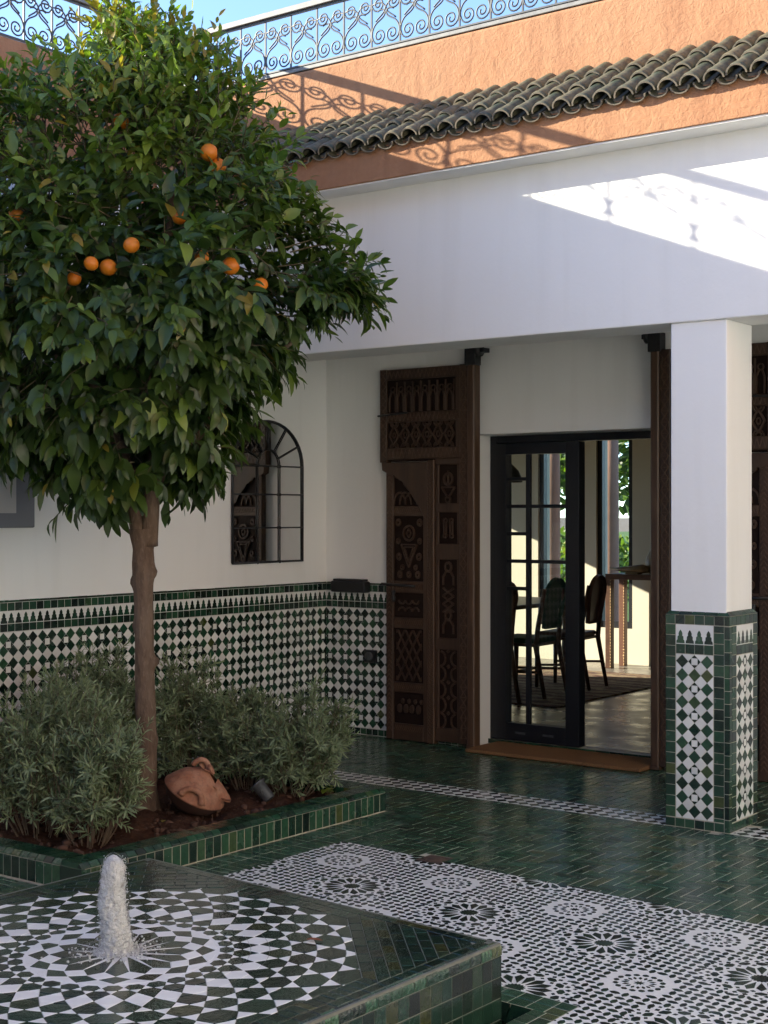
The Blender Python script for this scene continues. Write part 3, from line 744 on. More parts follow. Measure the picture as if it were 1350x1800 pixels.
MB().add([(PX-.137, PY0, PZ+.001), (PX, PY0, PZ+.001), (PX-.022, PY0+.022, PZ+.0235), (PX-.137, PY0+.022, PZ+.0235)], [(0, 1, 2, 3)]).build('corner_tile', M_GREEN, pl, tint=.5)
# soil
nx, ny = 90, 90; V = []; 
for j in range(ny+1):
    for i in range(nx+1):
        x = LW_X + .01 + (PX - .12 - LW_X)*i/nx; y = PY0 + .10 + (PY1 - PY0 - .2)*j/ny
        z = .082 + .016*math.sin(x*9+1)*math.cos(y*7) + .012*math.sin(x*23+y*17) + random.uniform(-.009, .009)
        z += .02*math.exp(-((x+5.41)**2 + (y-5.18)**2)/.05)
        if i in (0, nx) or j in (0, ny): z -= .02
        V.append((x, y, z))
Fq = [(j*(nx+1)+i, j*(nx+1)+i+1, (j+1)*(nx+1)+i+1, (j+1)*(nx+1)+i) for j in range(ny) for i in range(nx)]
so = link('soil', fast_mesh('soil', V, Fq, True), pl, None, [M_SOIL])
# litter on the soil: clods and fallen leaves
cl = MB()
for k in range(900):
    x = random.uniform(LW_X + .1, PX - .15); y = random.uniform(PY0 + .14, PY1 - .14); r = random.choice((.004, .006, .008, .008, .013, .02)) * random.uniform(.7, 1.3)
    z = .086; rot = random.uniform(0, 6); pts = []
    vs = [(x + r*math.cos(rot + a)*random.uniform(.7, 1.3), y + r*math.sin(rot + a)*random.uniform(.7, 1.3), z + h) for h in (-.01, r*.45) for a in (0, 1.25, 2.5, 3.8, 5)]
    vs.append((x, y, z + r*.85)); cl.add(vs, [(i, (i+1) % 5, 5+(i+1) % 5, 5+i) for i in range(5)] + [(5+i, 5+(i+1) % 5, 10) for i in range(5)], True)
tag(cl.build('soil_clods', mat('soil clods', (.085, .042, .026), .95, noise=(20, .8, 3, (.04, .02, .013))), pl), kind='stuff')

# ------------------------------------------------------------------ fountain
FC, FZ, FH = (-3.405, 3.165), .22, .876
ft = wempty('fountain', (FC[0], FC[1], 0)); tag(ft, 'square green tiled fountain with star mosaic top', 'fountain')
ffr = ((FC[0], FC[1], FZ), (1, -.075, 0), (.02, 1, 0), (0, 0, 1))
MB().prism(rect(-FH+.004, -FH+.004, FH-.004, FH-.004), ffr, -.75, -.001).build('basin_core', mat('wet dark grout', (.17, .17, .145), .5, noise=(30, .6, 4, (.09, .10, .08))), ft)
oc = .748; ht = oc*math.tan(math.pi/8)
OCT = [(oc, -ht), (oc, ht), (ht, oc), (-ht, oc), (-oc, ht), (-oc, -ht), (-ht, -oc), (ht, -oc)]
FD = Pieces('dark_mosaic_piece', ft, ffr, mat('wet green mosaic', tint=[(0., (.008, .012, .009)), (.45, (.010, .030, .020)), (.8, (.018, .046, .030)), (1., (.040, .045, .016))], rough=.12, spec=.6, bump=[(30, .25, .004), (120, .2, .0015)], noise=(60, .4, 3, (.008, .02, .013))),
            depth=.006, h=.001, bev=.0012, gap=.0007, tilt=.012, many='dark_mosaic_pieces')
FW = Pieces('white_mosaic_piece', ft, ffr, mat('wet white mosaic', tint=[(0., (.74, .75, .74)), (1., (.86, .86, .84))], rough=.15, spec=.5, bump=[(30, .2, .004)], noise=(20, .3, 3, (.70, .70, .66))), depth=.006, h=.001, bev=.0012, gap=.0007, tilt=.012, many='white_mosaic_pieces')
def pol(r, a): return (r*math.cos(a), r*math.sin(a))
n16 = 16; d = 2*math.pi/n16
v7, v6, v5, v4, v3, v2 = .028, .050, .192, .232, .262, .300
FD.add(star((0, 0), 16, v6, v7))
def net(i, k, n, rad, dark, f=0.):
    """face of a polar net: tips at rad[i] and rad[i+2], sides at rad[i+1] half a step away; f trims the side corners"""
    d_ = 2*math.pi/n; t = k*d_ + (d_/2 if i % 2 else 0); A, B2 = pol(rad[i], t), pol(rad[i+2], t); Lc, Rc = pol(rad[i+1], t+d_/2), pol(rad[i+1], t-d_/2)
    mixp = lambda p, q, w: (p[0]+(q[0]-p[0])*w, p[1]+(q[1]-p[1])*w)
    return [A, Rc, B2, Lc] if f <= 0 else [A, mixp(Rc, A, f), mixp(Rc, B2, f), B2, mixp(Lc, B2, f), mixp(Lc, A, f)]
r16 = [v7, v6, v5, v4, v3, v2]            # starts on the half step
for i in range(4):
    for k in range(16):
        d_ = d; t = k*d + (0 if i % 2 else d/2)
        A, B2, Lc, Rc = pol(r16[i], t), pol(r16[i+2], t), pol(r16[i+1], t+d/2), pol(r16[i+1], t-d/2)
        if i % 2 == 0: FW.add([A, Rc, B2, Lc])
        else: FD.add([A, Rc, B2, Lc], min(1, max(0, random.gauss(.45, .25))))
for k in range(16):
    t = k*d; FW.add([pol(v3, t+d/2), pol(v2, t+d), pol(.306, t+d*.75), pol(.303, t+d/2), pol(.306, t+d*.25), pol(v2, t)])
disc_ = [pol(.345, 2*math.pi*k/48) for k in range(48)]
MB().prism(disc_, ffr, -.0008, .0002).build('white_mosaic_ground', MATS['wet white mosaic'], ft, tint=.5)
# honeycomb rings of 32 cells; lines in contact at the cell sides leave a many-sided piece in each cell and a small star at each joint
NC, NR = 32, 8; d2 = 2*math.pi/NC; q_ = []; r_ = .304; tone = [0, 0, 1, 0, 0, 0, 0, 0, 0]
for i in range(NR + 2): p_ = .150*r_; q_ += [r_, r_ + .34*p_]; r_ += p_
def hankin(poly, th):
    n = len(poly); mids = [((poly[i][0]+poly[(i+1) % n][0])/2, (poly[i][1]+poly[(i+1) % n][1])/2) for i in range(n)]; inner = []
    def rot(e, an): c, s = math.cos(an), math.sin(an); l = math.hypot(*e); return ((e[0]*c-e[1]*s)/l, (e[0]*s+e[1]*c)/l)
    for i in range(n):
        j = (i+1) % n; a, v, b = mids[i], poly[j], mids[j]
        da, db = rot((v[0]-a[0], v[1]-a[1]), th), rot((v[0]-b[0], v[1]-b[1]), -th); den = da[0]*db[1]-da[1]*db[0]
        t = ((b[0]-a[0])*db[1]-(b[1]-a[1])*db[0])/den; inner.append((a[0]+da[0]*t, a[1]+da[1]*t))
    return mids, inner
corner = {}
for i in range(NR):
    for k in range(NC):
        f = (k + .5*(i % 2))*d2; h = d2/2; q0, q1, q2, q3 = q_[2*i:2*i+4]
        poly = ccw([pol(q0, f), pol(q1, f+h), pol(q2, f+h), pol(q3, f), pol(q2, f-h), pol(q1, f-h)])
        mids, inner = hankin(poly, R(27)); st = [p for m2 in zip(mids, inner) for p in m2]
        q = clip(st, OCT)
        if q: (FW if tone[i] else FD).add(q, min(1, max(0, random.gauss(.5, .28))))
        for e in range(6):
            j = (e+1) % 6; corner.setdefault((round(poly[j][0], 4), round(poly[j][1], 4)), []).append((tone[i], mids[e], inner[e], mids[j]))
for (vx, vy), lst in corner.items():
    if len(lst) < 3: continue
    uq = {}
    for _, a, b, c in lst:
        for p in (a, b, c): uq[(round(p[0], 4), round(p[1], 4))] = p
    q = clip(ccw(sorted(uq.values(), key=lambda p: math.atan2(p[1]-vy, p[0]-vx))), OCT)
    if q: (FD if sum(e[0] for e in lst) >= 2 else FW).add(q, random.random())
FD.finish(); FW.finish()
FB = Pieces('border_tile', ft, ffr, MATS['wet green mosaic'], depth=.006, h=.0015, bev=.0015, gap=.0014, tilt=.012)
for rot in range(4):
    ca, sa = [(1, 0), (0, 1), (-1, 0), (0, -1)][rot]
    T = lambda p: (p[0]*ca - p[1]*sa, p[0]*sa + p[1]*ca)
    def addb(poly): FB.add([T(p) for p in poly], min(1, max(0, random.gauss(.5, .3))))
    nb = 22; wb = 2*(FH-.045)/nb                            # outer band: one row of tiles along the edge
    for i in range(nb): addb(rect(-FH+.045 + i*wb, FH-.062, -FH+.045 + (i+1)*wb, FH-.022))
    nb = 16; wb = 2*ht/nb
    for i in range(nb): addb(rect(-ht + i*wb, oc+.002, -ht + (i+1)*wb, FH-.063))
    tri = ccw([(ht+.002, oc+.001), (oc+.001, ht+.002), (oc+.001, FH-.063), (FH-.063, FH-.063), (oc, FH-.063), (ht+.002, FH-.063)])
    tri = ccw([(ht+.001, FH-.063), (ht+.001, oc+.001), (oc+.001, ht+.001), (FH-.063, ht+.001), (FH-.063, FH-.063)])
    # rows parallel to the cut edge
    c45 = math.sqrt(.5)
    for r in range(9):
        for s in range(-7, 8):
            u0, u1 = s*.083 + (.04 if r % 2 else 0), (s+1)*.083 + (.04 if r % 2 else 0); v0 = (oc)/1.0 + .002 + r*.043; v1 = v0 + .043
            q = [((v*c45 - u*c45), (v*c45 + u*c45)) for u, v in ((u0, v0), (u1, v0), (u1, v1), (u0, v1))]
            q = clip(ccw(q), tri)
            if q and abs(area(q)) > 2e-4: addb(q)
FB.finish()
# rounded nosing and tiled sides
for rot in range(4):
    ca, sa = [(1, 0), (0, 1), (-1, 0), (0, -1)][rot]
    def P4(u, v, h):
        x, y = u*ca - v*sa, u*sa + v*ca; o, ax, ay, az = ffr
        return (o[0] + ax[0]*x + ay[0]*y, o[1] + ax[1]*x + ay[1]*y, o[2] + h)
    nb = 30; wb = 2*FH/nb
    for i in range(nb):
        a, b = -FH + i*wb + .001, -FH + (i+1)*wb - .001; m = MB(); ring_ = []; k = random.uniform(-.0015, .0015)
        for an in (90, 70, 45, 20, 0): ring_.append((FH - .022 + .022*math.cos(R(an)) + k, -.021 + .022*math.sin(R(an))))
        ring_.append((FH - .001 + k, -.040))
        vs = []
        for v, h in ring_:
            vs += [P4(max(min(a, v), -v), v, h), P4(max(min(b, v), -v), v, h)]
        m.add(vs, [(2*q, 2*q+1, 2*q+3, 2*q+2)[::-1] for q in range(len(ring_)-1)], True)
        m.build('nosing_tile', mat('wet nosing tile', tint=GREENS, rough=.06, spec=.9, bump=[(55, .9, .010), (160, .6, .003)]), ft, tint=min(1, max(0, random.gauss(.45, .3))), fixn=False)
    if rot in (3, 2): pass
    o, ax, ay, az = ffr
    X = P4(-FH, FH - .0075, 0); D1 = [P4(1, 0, 0)[q] - P4(0, 0, 0)[q] for q in range(3)]; Dn = [P4(0, 1, 0)[q] - P4(0, 0, 0)[q] for q in range(3)]
    SD = Pieces('side_tile', ft, (X, D1, (0, 0, 1), Dn), MATS['wet green mosaic'], depth=.001, h=.006, gap=.0014, tilt=.014)
    ns = 32; ws = 2*FH/ns
    for i in range(ns):
        off = random.uniform(-.004, .004)
        for r in range(6):
            if rot in (0, 1, 2) and r > 3: continue
            SD.add(rect(i*ws, -.042 - (r+1)*.068 + off*0, (i+1)*ws, -.042 - r*.068), min(1, max(0, random.gauss(.5, .28))))
    SD.finish()
# thin moving water over the mosaic
V = []; nr_, na = 40, 64
for j in range(nr_+1):
    for i in range(na):
        r = .03 + .12*j/nr_; an = 2*math.pi*i/na; u, v = r*math.cos(an)*(1+.12*math.sin(3*an)) - .03, r*math.sin(an)*(1+.1*math.sin(2*an+1))
        fade = 1 - (j/nr_)**2; h = .0016 + .0022*fade + .0020*math.sin(r*150 + .6*math.sin(an*5))*math.exp(-r*5)*fade
        V.append((FC[0]+u+.02*v, FC[1]+v-.075*u, FZ+h))
link('water_film', fast_mesh('water_film', V, [((j+1)*na+i, (j+1)*na+(i+1) % na, j*na+(i+1) % na, j*na+i)[::1] for j in range(nr_) for i in range(na)], True), ft, None, [M_WATERFILM])
# the jet
jet = wempty('water_jet', (-3.434, 3.163, FZ)); tag(jet, 'foaming white water jet rising from the fountain mosaic', 'water jet')
M_FOAM = mat('aerated water', (.84, .86, .87), .10, spec=.8, stretch=(1, 1, .6), bump=[(60, 1., .016), (170, 1., .006)], noise=[(60, .6, 5, (.50, .53, .55)), (150, .7, 3, (.95, .96, .96))])
b_ = M_FOAM.node_tree.nodes['Principled BSDF']; b_.inputs['Transmission Weight'].default_value = .3; b_.inputs['IOR'].default_value = 1.25
from mathutils import noise as mn
V = []; ny, ns = 120, 64
for k in range(ny+1):
    t = k/ny; z = FZ + .304*t; rr = np.interp(t, [0, .02, .06, .3, .6, .85, .93, .98, 1.], [.075, .056, .047, .043, .039, .034, .028, .014, .002])
    cx = -3.434 - .010*t + .004*math.sin(t*9); cy = 3.163 - .006*t + .003*math.sin(t*7+1)
    for q in range(ns):
        a = 2*math.pi*q/ns; dv = Vector((math.cos(a)*1.1, math.sin(a)*1.1, t*7.5))
        r2 = rr*(1 + .13*mn.noise(dv*1.6) + .11*mn.noise(dv*4.2) + .11*mn.noise(dv*9.) + .10*mn.noise(dv*19.))
        V.append((cx + r2*math.cos(a), cy + r2*math.sin(a), z))
link('jet_column', fast_mesh('jet', V, [(k*ns+q, k*ns+(q+1) % ns, (k+1)*ns+(q+1) % ns, (k+1)*ns+q) for k in range(ny) for q in range(ns)], True), jet, None, [M_FOAM])
V = []; 
for k in range(ny+1):
    t = k/ny; z = FZ + .312*t; rr = np.interp(t, [0, .02, .06, .3, .6, .85, .93, .98, 1.], [.085, .062, .051, .0465, .042, .037, .030, .015, .002])
    cx = -3.434 - .010*t + .004*math.sin(t*9); cy = 3.163 - .006*t + .003*math.sin(t*7+1)
    for q in range(ns):
        a = 2*math.pi*q/ns; dv = Vector((math.cos(a)*1.1 + 5, math.sin(a)*1.1, t*5.5)); r2 = rr*(1 + .12*mn.noise(dv*2.1) + .13*mn.noise(dv*5.5) + .14*mn.noise(dv*12.))
        V.append((cx + r2*math.cos(a), cy + r2*math.sin(a), z))
link('jet_skin', fast_mesh('jet_skin', V, [(k*ns+q, k*ns+(q+1) % ns, (k+1)*ns+(q+1) % ns, (k+1)*ns+q) for k in range(ny) for q in range(ns)], True), jet, None, [thin_clear('water skin', bump=[(70, .8, .01), (190, .6, .004)], ior=1.4, rough=.03)])
dp = MB(); ico = bmesh.new(); bmesh.ops.create_icosphere(ico, subdivisions=1, radius=1); iv = [v.co.copy() for v in ico.verts]; ifc = [[v.index for v in f.verts] for f in ico.faces]; ico.free()
for k in range(620):
    a = random.uniform(0, 6.283)
    if k < 300: r = abs(random.gauss(0, .05)) + .045; z = FZ + .003 + random.random()**3*.02; s = random.uniform(.0015, .005)
    else: t = random.random(); r = .044 + random.random()**2*.02; z = FZ + .02 + .28*t; r *= (1 - .35*t); s = random.uniform(.0008, .0024)
    c = Vector((-3.434 + r*math.cos(a), 3.163 + r*math.sin(a), z)); dp.add([c + v*s for v in iv], ifc, True)
tag(dp.build('splash_drops', M_FOAM, jet), kind='stuff')

# ------------------------------------------------------------------ mirror on the left wall
mr = wempty('arched_mirror', (LW_X, 7.68, 1.26)); tag(mr, 'arched window shaped mirror in black iron frame on the left wall', 'mirror')
my0, my1, mz0, mzs = 7.312, 8.052, 1.258, 1.93; mc = (my0+my1)/2; mrad = (my1-my0)/2; kz = .315/mrad
def arc(r, n=20, k=kz): return [(mc + r*math.cos(a), mzs + r*k*math.sin(a)) for a in [math.pi*i/n for i in range(n+1)]]
outl = [(my0, mz0), (my1, mz0)] + arc(mrad)
wfr = ((LW_X, 0, 0), (0, 1, 0), (0, 0, 1), (1, 0, 0))
MB().prism(outl, wfr, .002, .010).build('mirror_glass', M_MIRROR, mr)
MB().tube([(LW_X + .016, y, z) for y, z in outl + [outl[0]]], .009, 8).build('frame', M_IRON, mr)
X2 = LW_X + .018; bars = []
v1 = my0 + (my1-my0)*.345; v2 = my0 + (my1-my0)*.66; ir = (v2-v1)/2; ic = (v1+v2)/2
for vv in (v1, v2): bars.append([(X2, vv, mz0), (X2, vv, mzs)])
for zz in (1.497, 1.731, mzs): bars.append([(X2, my0, zz), (X2, my1, zz)])
bars.append([(X2, ic + ir*math.cos(a), mzs + ir*1.0*math.sin(a)) for a in [math.pi*i/14 for i in range(15)]])
for an in (28, 58, 90, 122, 152):
    a = R(an); bars.append([(X2, ic + ir*math.cos(a), mzs + ir*math.sin(a)), (X2, mc + mrad*math.cos(a), mzs + mrad*kz*math.sin(a))])
for p in bars:
    bo = MB().tube(p, .0052, 6).build('glazing_bar', M_IRON, mr)
kn = MB()
for vv in (v1, v2):
    for zz in (mz0, 1.497, 1.731, mzs): kn = MB().lathe([(.002, -.012), (.011, -.006), (.013, 0), (.011, .006), (.002, .012)], 8, (X2, vv, zz)).build('knot', M_IRON, mr)
# second wall piece, cut by the left edge of the photo
pn = wempty('wall_frame', (LW_X, 5.3, 1.5)); tag(pn, 'grey framed picture on the left wall half hidden by leaves', 'frame')
MB().box(LW_X + .002, LW_X + .035, 4.75, 5.60, 1.515, 2.25, .008).build('frame', mat('pale grey frame', (.20, .20, .215), .5), pn)
MB().box(LW_X + .030, LW_X + .038, 4.85, 5.46, 1.60, 2.17).build('panel', mat('pale print', (.55, .52, .48), .6), pn)
# wall lamp, socket box
wlmp = wempty('wall_light', (-6.537, BW_Y, 1.03)); tag(wlmp, 'long black wall light fixed on the tiled dado near the corner', 'wall light')
MB().box(-6.692, -6.382, BW_Y - .085, BW_Y - .008, 1.028, 1.108, .010).build('housing', M_BLACK, wlmp)
MB().box(-6.672, -6.402, BW_Y - .080, BW_Y - .01, 1.1085, 1.124, .004).build('lid', M_BLACK, wlmp)
sk = wempty('socket_box', (-6.366, BW_Y, .57)); tag(sk, 'small square black outdoor socket on the diamond tiles', 'socket')
MB().box(-6.415, -6.317, BW_Y - .045, BW_Y - .007, .525, .617, .006).build('housing', M_BLACK, sk)
MB().lathe([(.034, 0), (.034, .008), (.026, .010), (.0, .010)], 20, (-6.366, BW_Y - .045, .571), Matrix.Rotation(R(90), 3, 'X'), cap=False).build('cover', M_GREYP, sk)
# doormat
dm = MB()
dm.box(-5.42, -4.13, 8.115, 8.525, .003, .026, .006)
o = dm.build('doormat', M_COIR); tag(o, 'brown coir doormat in front of the glass door', 'doormat')

# ------------------------------------------------------------------ broken clay pot leaning by the trunk
pot = empty('clay_pot', (-5.185, 5.305, .190)); tag(pot, 'broken terracotta pot with loop handles lying by the tree trunk', 'pot')
TM = Matrix.Rotation(YAW, 3, 'Z') @ Matrix.Rotation(R(27), 3, 'Y') @ Matrix.Rotation(R(8), 3, 'X') @ Matrix.Scale(.88, 3)   # leans to the right of the view
lm = lambda prof, seg=40, ang=None: prof
def revolve(prof, seg, a0=0., a1=2*math.pi, warp=None):
    m = MB(); vs = []; full = abs(a1-a0-2*math.pi) < 1e-6; ns = seg if full else seg+1
    for r, z in prof:
        for q in range(ns):
            a = a0 + (a1-a0)*q/seg; k = 1 + (warp(a, z) if warp else 0); vs.append(TM @ Vector((r*k*math.cos(a), r*k*math.sin(a), z)))
    m.add(vs, [(i*ns+q, i*ns+(q+1) % ns, (i+1)*ns+(q+1) % ns, (i+1)*ns+q) for i in range(len(prof)-1) for q in range(seg)], True); return m
revolve([(.02, -.105), (.09, -.098), (.145, -.06), (.178, -.012), (.184, 0)], 40).build('lower_bowl', M_TERRAD, pot)
wv = lambda a, z: .012*math.sin(3*a+z*20)
revolve([(.180, -.006), (.187, 0), (.186, .008), (.168, .034), (.148, .062), (.128, .086), (.118, .095)], 44, warp=wv).build('shoulder', M_TERRA, pot)
revolve([(.121, .090), (.120, .097), (.098, .112), (.072, .128), (.048, .140), (.038, .146), (.036, .158), (.046, .166), (.047, .170), (.034, .168), (.026, .150)], 36, R(25), R(338), wv).build('neck', M_TERRA, pot)
# shard standing out like a beak on the right
sh = MB(); so_ = []
for i in range(9):
    t = i/8; u = -.075 + .15*t; 
    for s in range(7):
        w = s/6; x = .085 + .125*w*math.sqrt(max(0, 1-(u/.082)**2)); z = .112 - .052*w*w; so_.append(TM @ Vector((x, u*(1-.35*w), z)))
sh.add(so_, [(i*7+s, i*7+s+1, (i+1)*7+s+1, (i+1)*7+s) for i in range(8) for s in range(6)], True)
so2 = [p - TM @ Vector((0, 0, .012)) for p in so_]; sh.add(so2, [(i*7+s, (i+1)*7+s, (i+1)*7+s+1, i*7+s+1) for i in range(8) for s in range(6)], True)
k0 = 63; rim = [i*7+6 for i in range(9)]
sh.f += [(rim[i], rim[i+1], rim[i+1]+63, rim[i]+63) for i in range(8)]; sh.sm += [True]*8; sh.mi += [0]*8
sh.build('shard', M_TERRA, pot)
def handle(ang, zb, r=.155, h=.055, w=.055, name='handle'):
    pts = []
    for i in range(13):
        t = math.pi*i/12; a = ang + .36*math.cos(t); z_ = .018 + .062*math.sin(t); rr = .187 - .78*z_ + .010 + .030*math.sin(t); pts.append(TM @ Vector((rr*math.cos(a), rr*math.sin(a), z_)))
    MB().tube(pts, [.018]*2 + [.0155]*9 + [.018]*2, 10).build(name, M_TERRA, pot)
handle(R(-88), .040); handle(R(92), .040)
pts = [TM @ Vector((.045*math.cos(t) - .03, .012, .140 + .055*math.sin(t))) for t in [math.pi*i/12 for i in range(13)]]
MB().tube(pts, .014, 10).build('top_handle', M_TERRA, pot)
MB().lathe([(.012, -.02), (.024, -.012), (.030, 0), (.031, .006), (.017, .004), (.010, -.006), (.0, -.008)], 20, TM @ Vector((.030, -.01, .172)), TM @ Matrix.Rotation(R(38), 3, 'Y'), cap=False).build('spout', M_TERRA, pot)

# ------------------------------------------------------------------ garden spotlight
sp = empty('garden_spotlight', (-5.10, 5.735, .085)); tag(sp, 'small grey garden spotlight tilted in the soil beside the pot', 'spotlight')
SM = Matrix.Rotation(YAW, 3, 'Z') @ Matrix.Rotation(R(-42), 3, 'Y') @ Matrix.Rotation(R(-14), 3, 'X')
MB().lathe([(.0, -.055), (.028, -.055), (.032, -.050), (.036, .040), (.046, .044), (.048, .052), (.040, .054), (.034, .046), (.0, .044)], 24, (0, 0, .055), SM, cap=False).build('lamp_head', M_GREYP, sp)
MB().tube([(.01, 0, -.05), (.008, 0, .03)], .008, 8).build('stake', M_BLACK, sp)
MB().tube([SM @ Vector((0, .036, 0)) + Vector((0, 0, .055)), (.008, .02, .0), (.008, -.02, .0), SM @ Vector((0, -.036, 0)) + Vector((0, 0, .055))], .004, 6).build('bracket', M_BLACK, sp)
# ------------------------------------------------------------------ old carved door leaves standing open against the wall
def carved_door(loc, flip, label):
    t = empty('carved_door', loc); tag(t, label, 'door', 'pair of old carved cedar door leaves')
    s = -1 if flip else 1
    fr = ((0, 0, 0), (s, 0, 0), (0, 0, 1), (0, -1, 0))           # u, height, out of the wall
    Wt, H = .762, 2.612
    def part(name, shapes, m, parent=t):
        b = MB()
        for sh in shapes:
            poly, h0, h1 = sh[:3]; b.prism(ccw(poly), fr, h0, h1, sh[3] if len(sh) > 3 else .0025)
        return b.build(name, m, parent, fixn=True)
    B = rect
    def ringp(cx, cy, r0, r1, n=20, k=1.):
        out = []
        for i in range(n):
            a, b = 2*math.pi*i/n, 2*math.pi*(i+1)/n
            out.append([(cx+r0*math.cos(a), cy+r0*k*math.sin(a)), (cx+r1*math.cos(a), cy+r1*k*math.sin(a)), (cx+r1*math.cos(b), cy+r1*k*math.sin(b)), (cx+r0*math.cos(b), cy+r0*k*math.sin(b))])
        return out
    def strip(p, q, w):                                         # bar from p to q
        dx, dy = q[0]-p[0], q[1]-p[1]; l = math.hypot(dx, dy); nx, ny = -dy/l*w/2, dx/l*w/2
        return [(p[0]+nx, p[1]+ny), (p[0]-nx, p[1]-ny), (q[0]-nx, q[1]-ny), (q[0]+nx, q[1]+ny)]
    def disc(cx, cy, r, n=14, k=1.): return [(cx+r*math.cos(2*math.pi*i/n), cy+r*k*math.sin(2*math.pi*i/n)) for i in range(n)]
    def dia(cx, cy, a, b, w):
        c = [(cx-a, cy), (cx, cy-b), (cx+a, cy), (cx, cy+b)]; return [strip(c[i], c[(i+1) % 4], w) for i in range(4)]
    # backing boards
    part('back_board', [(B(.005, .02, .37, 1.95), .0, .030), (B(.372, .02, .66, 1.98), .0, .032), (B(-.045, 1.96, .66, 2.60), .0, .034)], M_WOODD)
    # pivot post and carved hinge board
    part('pivot_post', [(B(.705, .0, Wt, 2.625), .0, .075, .008)], M_WOODL)
    part('hinge_stile', [(B(.635, .02, .704, H), .0, .062, .004)], M_WOOD)
    xs = []
    z = .06
    while z < H - .08:                                          # crossed squares cut down the stile
        a, b = .643, .696
        xs += [(strip((a, z), (b, z+.07), .006), .062, .0655, .001), (strip((a, z+.07), (b, z), .006), .062, .0652, .001), (strip((a, z), (b, z), .005), .062, .0648, .001)]
        xs += [(disc((a+b)/2, z+.035, .007, 4), .062, .068, .001)]
        z += .07
    part('stile_carving', xs, M_WOODL)
    # upper block
    part('upper_frame', [(B(-.05, 1.955, .008, H), .0, .058, .004), (B(.008, 2.535, .635, H-.002), .0, .056, .004), (B(.008, 1.975, .635, 2.055), .0, .056, .004), (B(.008, 2.235, .635, 2.305), .0, .052, .004), (B(.595, 2.055, .635, 2.535), .0, .050, .003)], M_WOOD)
    fz = []
    for i in range(8):                                          # keyhole niches
        cx = .055 + i*.0695; fz += [(q, .034, .050, .001) for q in ringp(cx, 2.468, .015, .022, 12)]
        for k in (-1, 1): fz += [(strip((cx+k*.010, 2.452), (cx+k*.025, 2.41), .009), .034, .050, .001), (strip((cx+k*.026, 2.412), (cx+k*.026, 2.31), .010), .034, .050, .001)]
        fz += [(B(cx+.030, 2.31, cx+.040, 2.52), .034, .048, .001)]
    part('niche_frieze', fz, M_WOOD)
    dz = []
    for i in range(6):
        cx = .068 + i*.094
        dz += [(q, .034, .049, .001) for q in dia(cx, 2.145, .040, .070, .013)]
        dz += [(q, .034, .046, .001) for q in ringp(cx, 2.145, .010, .016, 10, 1.5)]
        for (yy, k) in ((2.058, 1), (2.232, -1)):
            for rr in (.018, .034): dz += [(strip((cx+rr*math.cos(a), yy+k*rr*math.sin(a)), (cx+rr*math.cos(a+.45), yy+k*rr*math.sin(a+.45)), .008), .034, .048, .001) for a in (0, .45, .9, 1.35, 1.8, 2.25, 2.7)]
    part('diamond_frieze', dz, M_WOOD)
    bnd = []
    for (z0, z1, u0, u1) in ((1.985, 2.045, .02, .62), (2.245, 2.297, .02, .62), (2.545, 2.600, .02, .62)):
        n = int((u1-u0)/.034); w = (u1-u0)/n
        for i in range(n):
            a = u0 + i*w; bnd += [(strip((a, z0), (a+w/2, z1), .006), .052, .0595, .001), (strip((a+w/2, z1), (a+w, z0), .006), .052, .0592, .001)]
    z = 1.99
    while z < 2.54: bnd += [(strip((-.044, z), (.002, z+.05), .006), .058, .0615, .001), (strip((-.044, z+.05), (.002, z), .006), .058, .0612, .001)]; z += .05
    part('zigzag_band', bnd, M_WOODL)
    # wicket leaf (outer half): stiles, rails, arch head
    part('wicket_frame', [(B(.0, .0, .062, 1.954), .0, .050, .004), (B(.322, .0, .362, 1.80), .0, .050, .004), (B(.062, .0, .322, .115), .0, .048, .004), (B(.062, .335, .322, .405), .0, .047, .004), (B(.062, .785, .322, .862), .0, .047, .004),
                          (B(.062, 1.035, .322, 1.118), .0, .047, .004), (B(.062, 1.575, .322, 1.645), .0, .047, .004)], M_WOOD)
    arch = [(-.035, 1.954), (.362, 1.954), (.362, 1.55)]
    for i in range(9):
        a = i/8; x = .345 - .30*a; y = 1.56 + .30*math.sin(a*1.45)
        arch += [(x, y), (x - .012, y + .010 + .012*(i % 2))]
    arch += [(-.03, 1.90)]
    part('arch_head', [(arch, .0, .058, .003)], M_WOOD)
    p = []
    for i in range(3): # interlaced arches
        cx = .112 + i*.05
        p += [(q, .030, .044, .001) for q in ringp(cx, 1.655, .046, .055, 18, 1.7) if min(v[1] for v in q) >= 1.65]
    for (zc, r) in ((1.455, .052),):
        p += [(q, .030, .046, .001) for q in ringp(.192, zc, r-.012, r, 22, 1.12)] + [(q, .030, .044, .001) for q in dia(.192, zc, .018, .032, .008)]
    tri = [(.125, 1.375), (.259, 1.375), (.192, 1.215)]
    for k in range(2):
        g = .018*k; tt = [(tri[0][0]+g*1.5, tri[0][1]-g), (tri[1][0]-g*1.5, tri[1][1]-g), (tri[2][0], tri[2][1]+g*2)]
        p += [(strip(tt[i], tt[(i+1) % 3], .009), .030, .046, .001) for i in range(3)]
    for cx, cy, r in ((.10, 1.40, .018), (.284, 1.40, .018), (.105, 1.29, .022), (.279, 1.29, .022), (.135, 1.215, .016), (.249, 1.215, .016), (.192, 1.165, .020), (.115, 1.165, .022), (.269, 1.165, .022), (.10, 1.53, .022), (.284, 1.53, .022)):
        p += [(q, .030, .044, .001) for q in ringp(cx, cy, r*.35, r, 12, 1.25)]
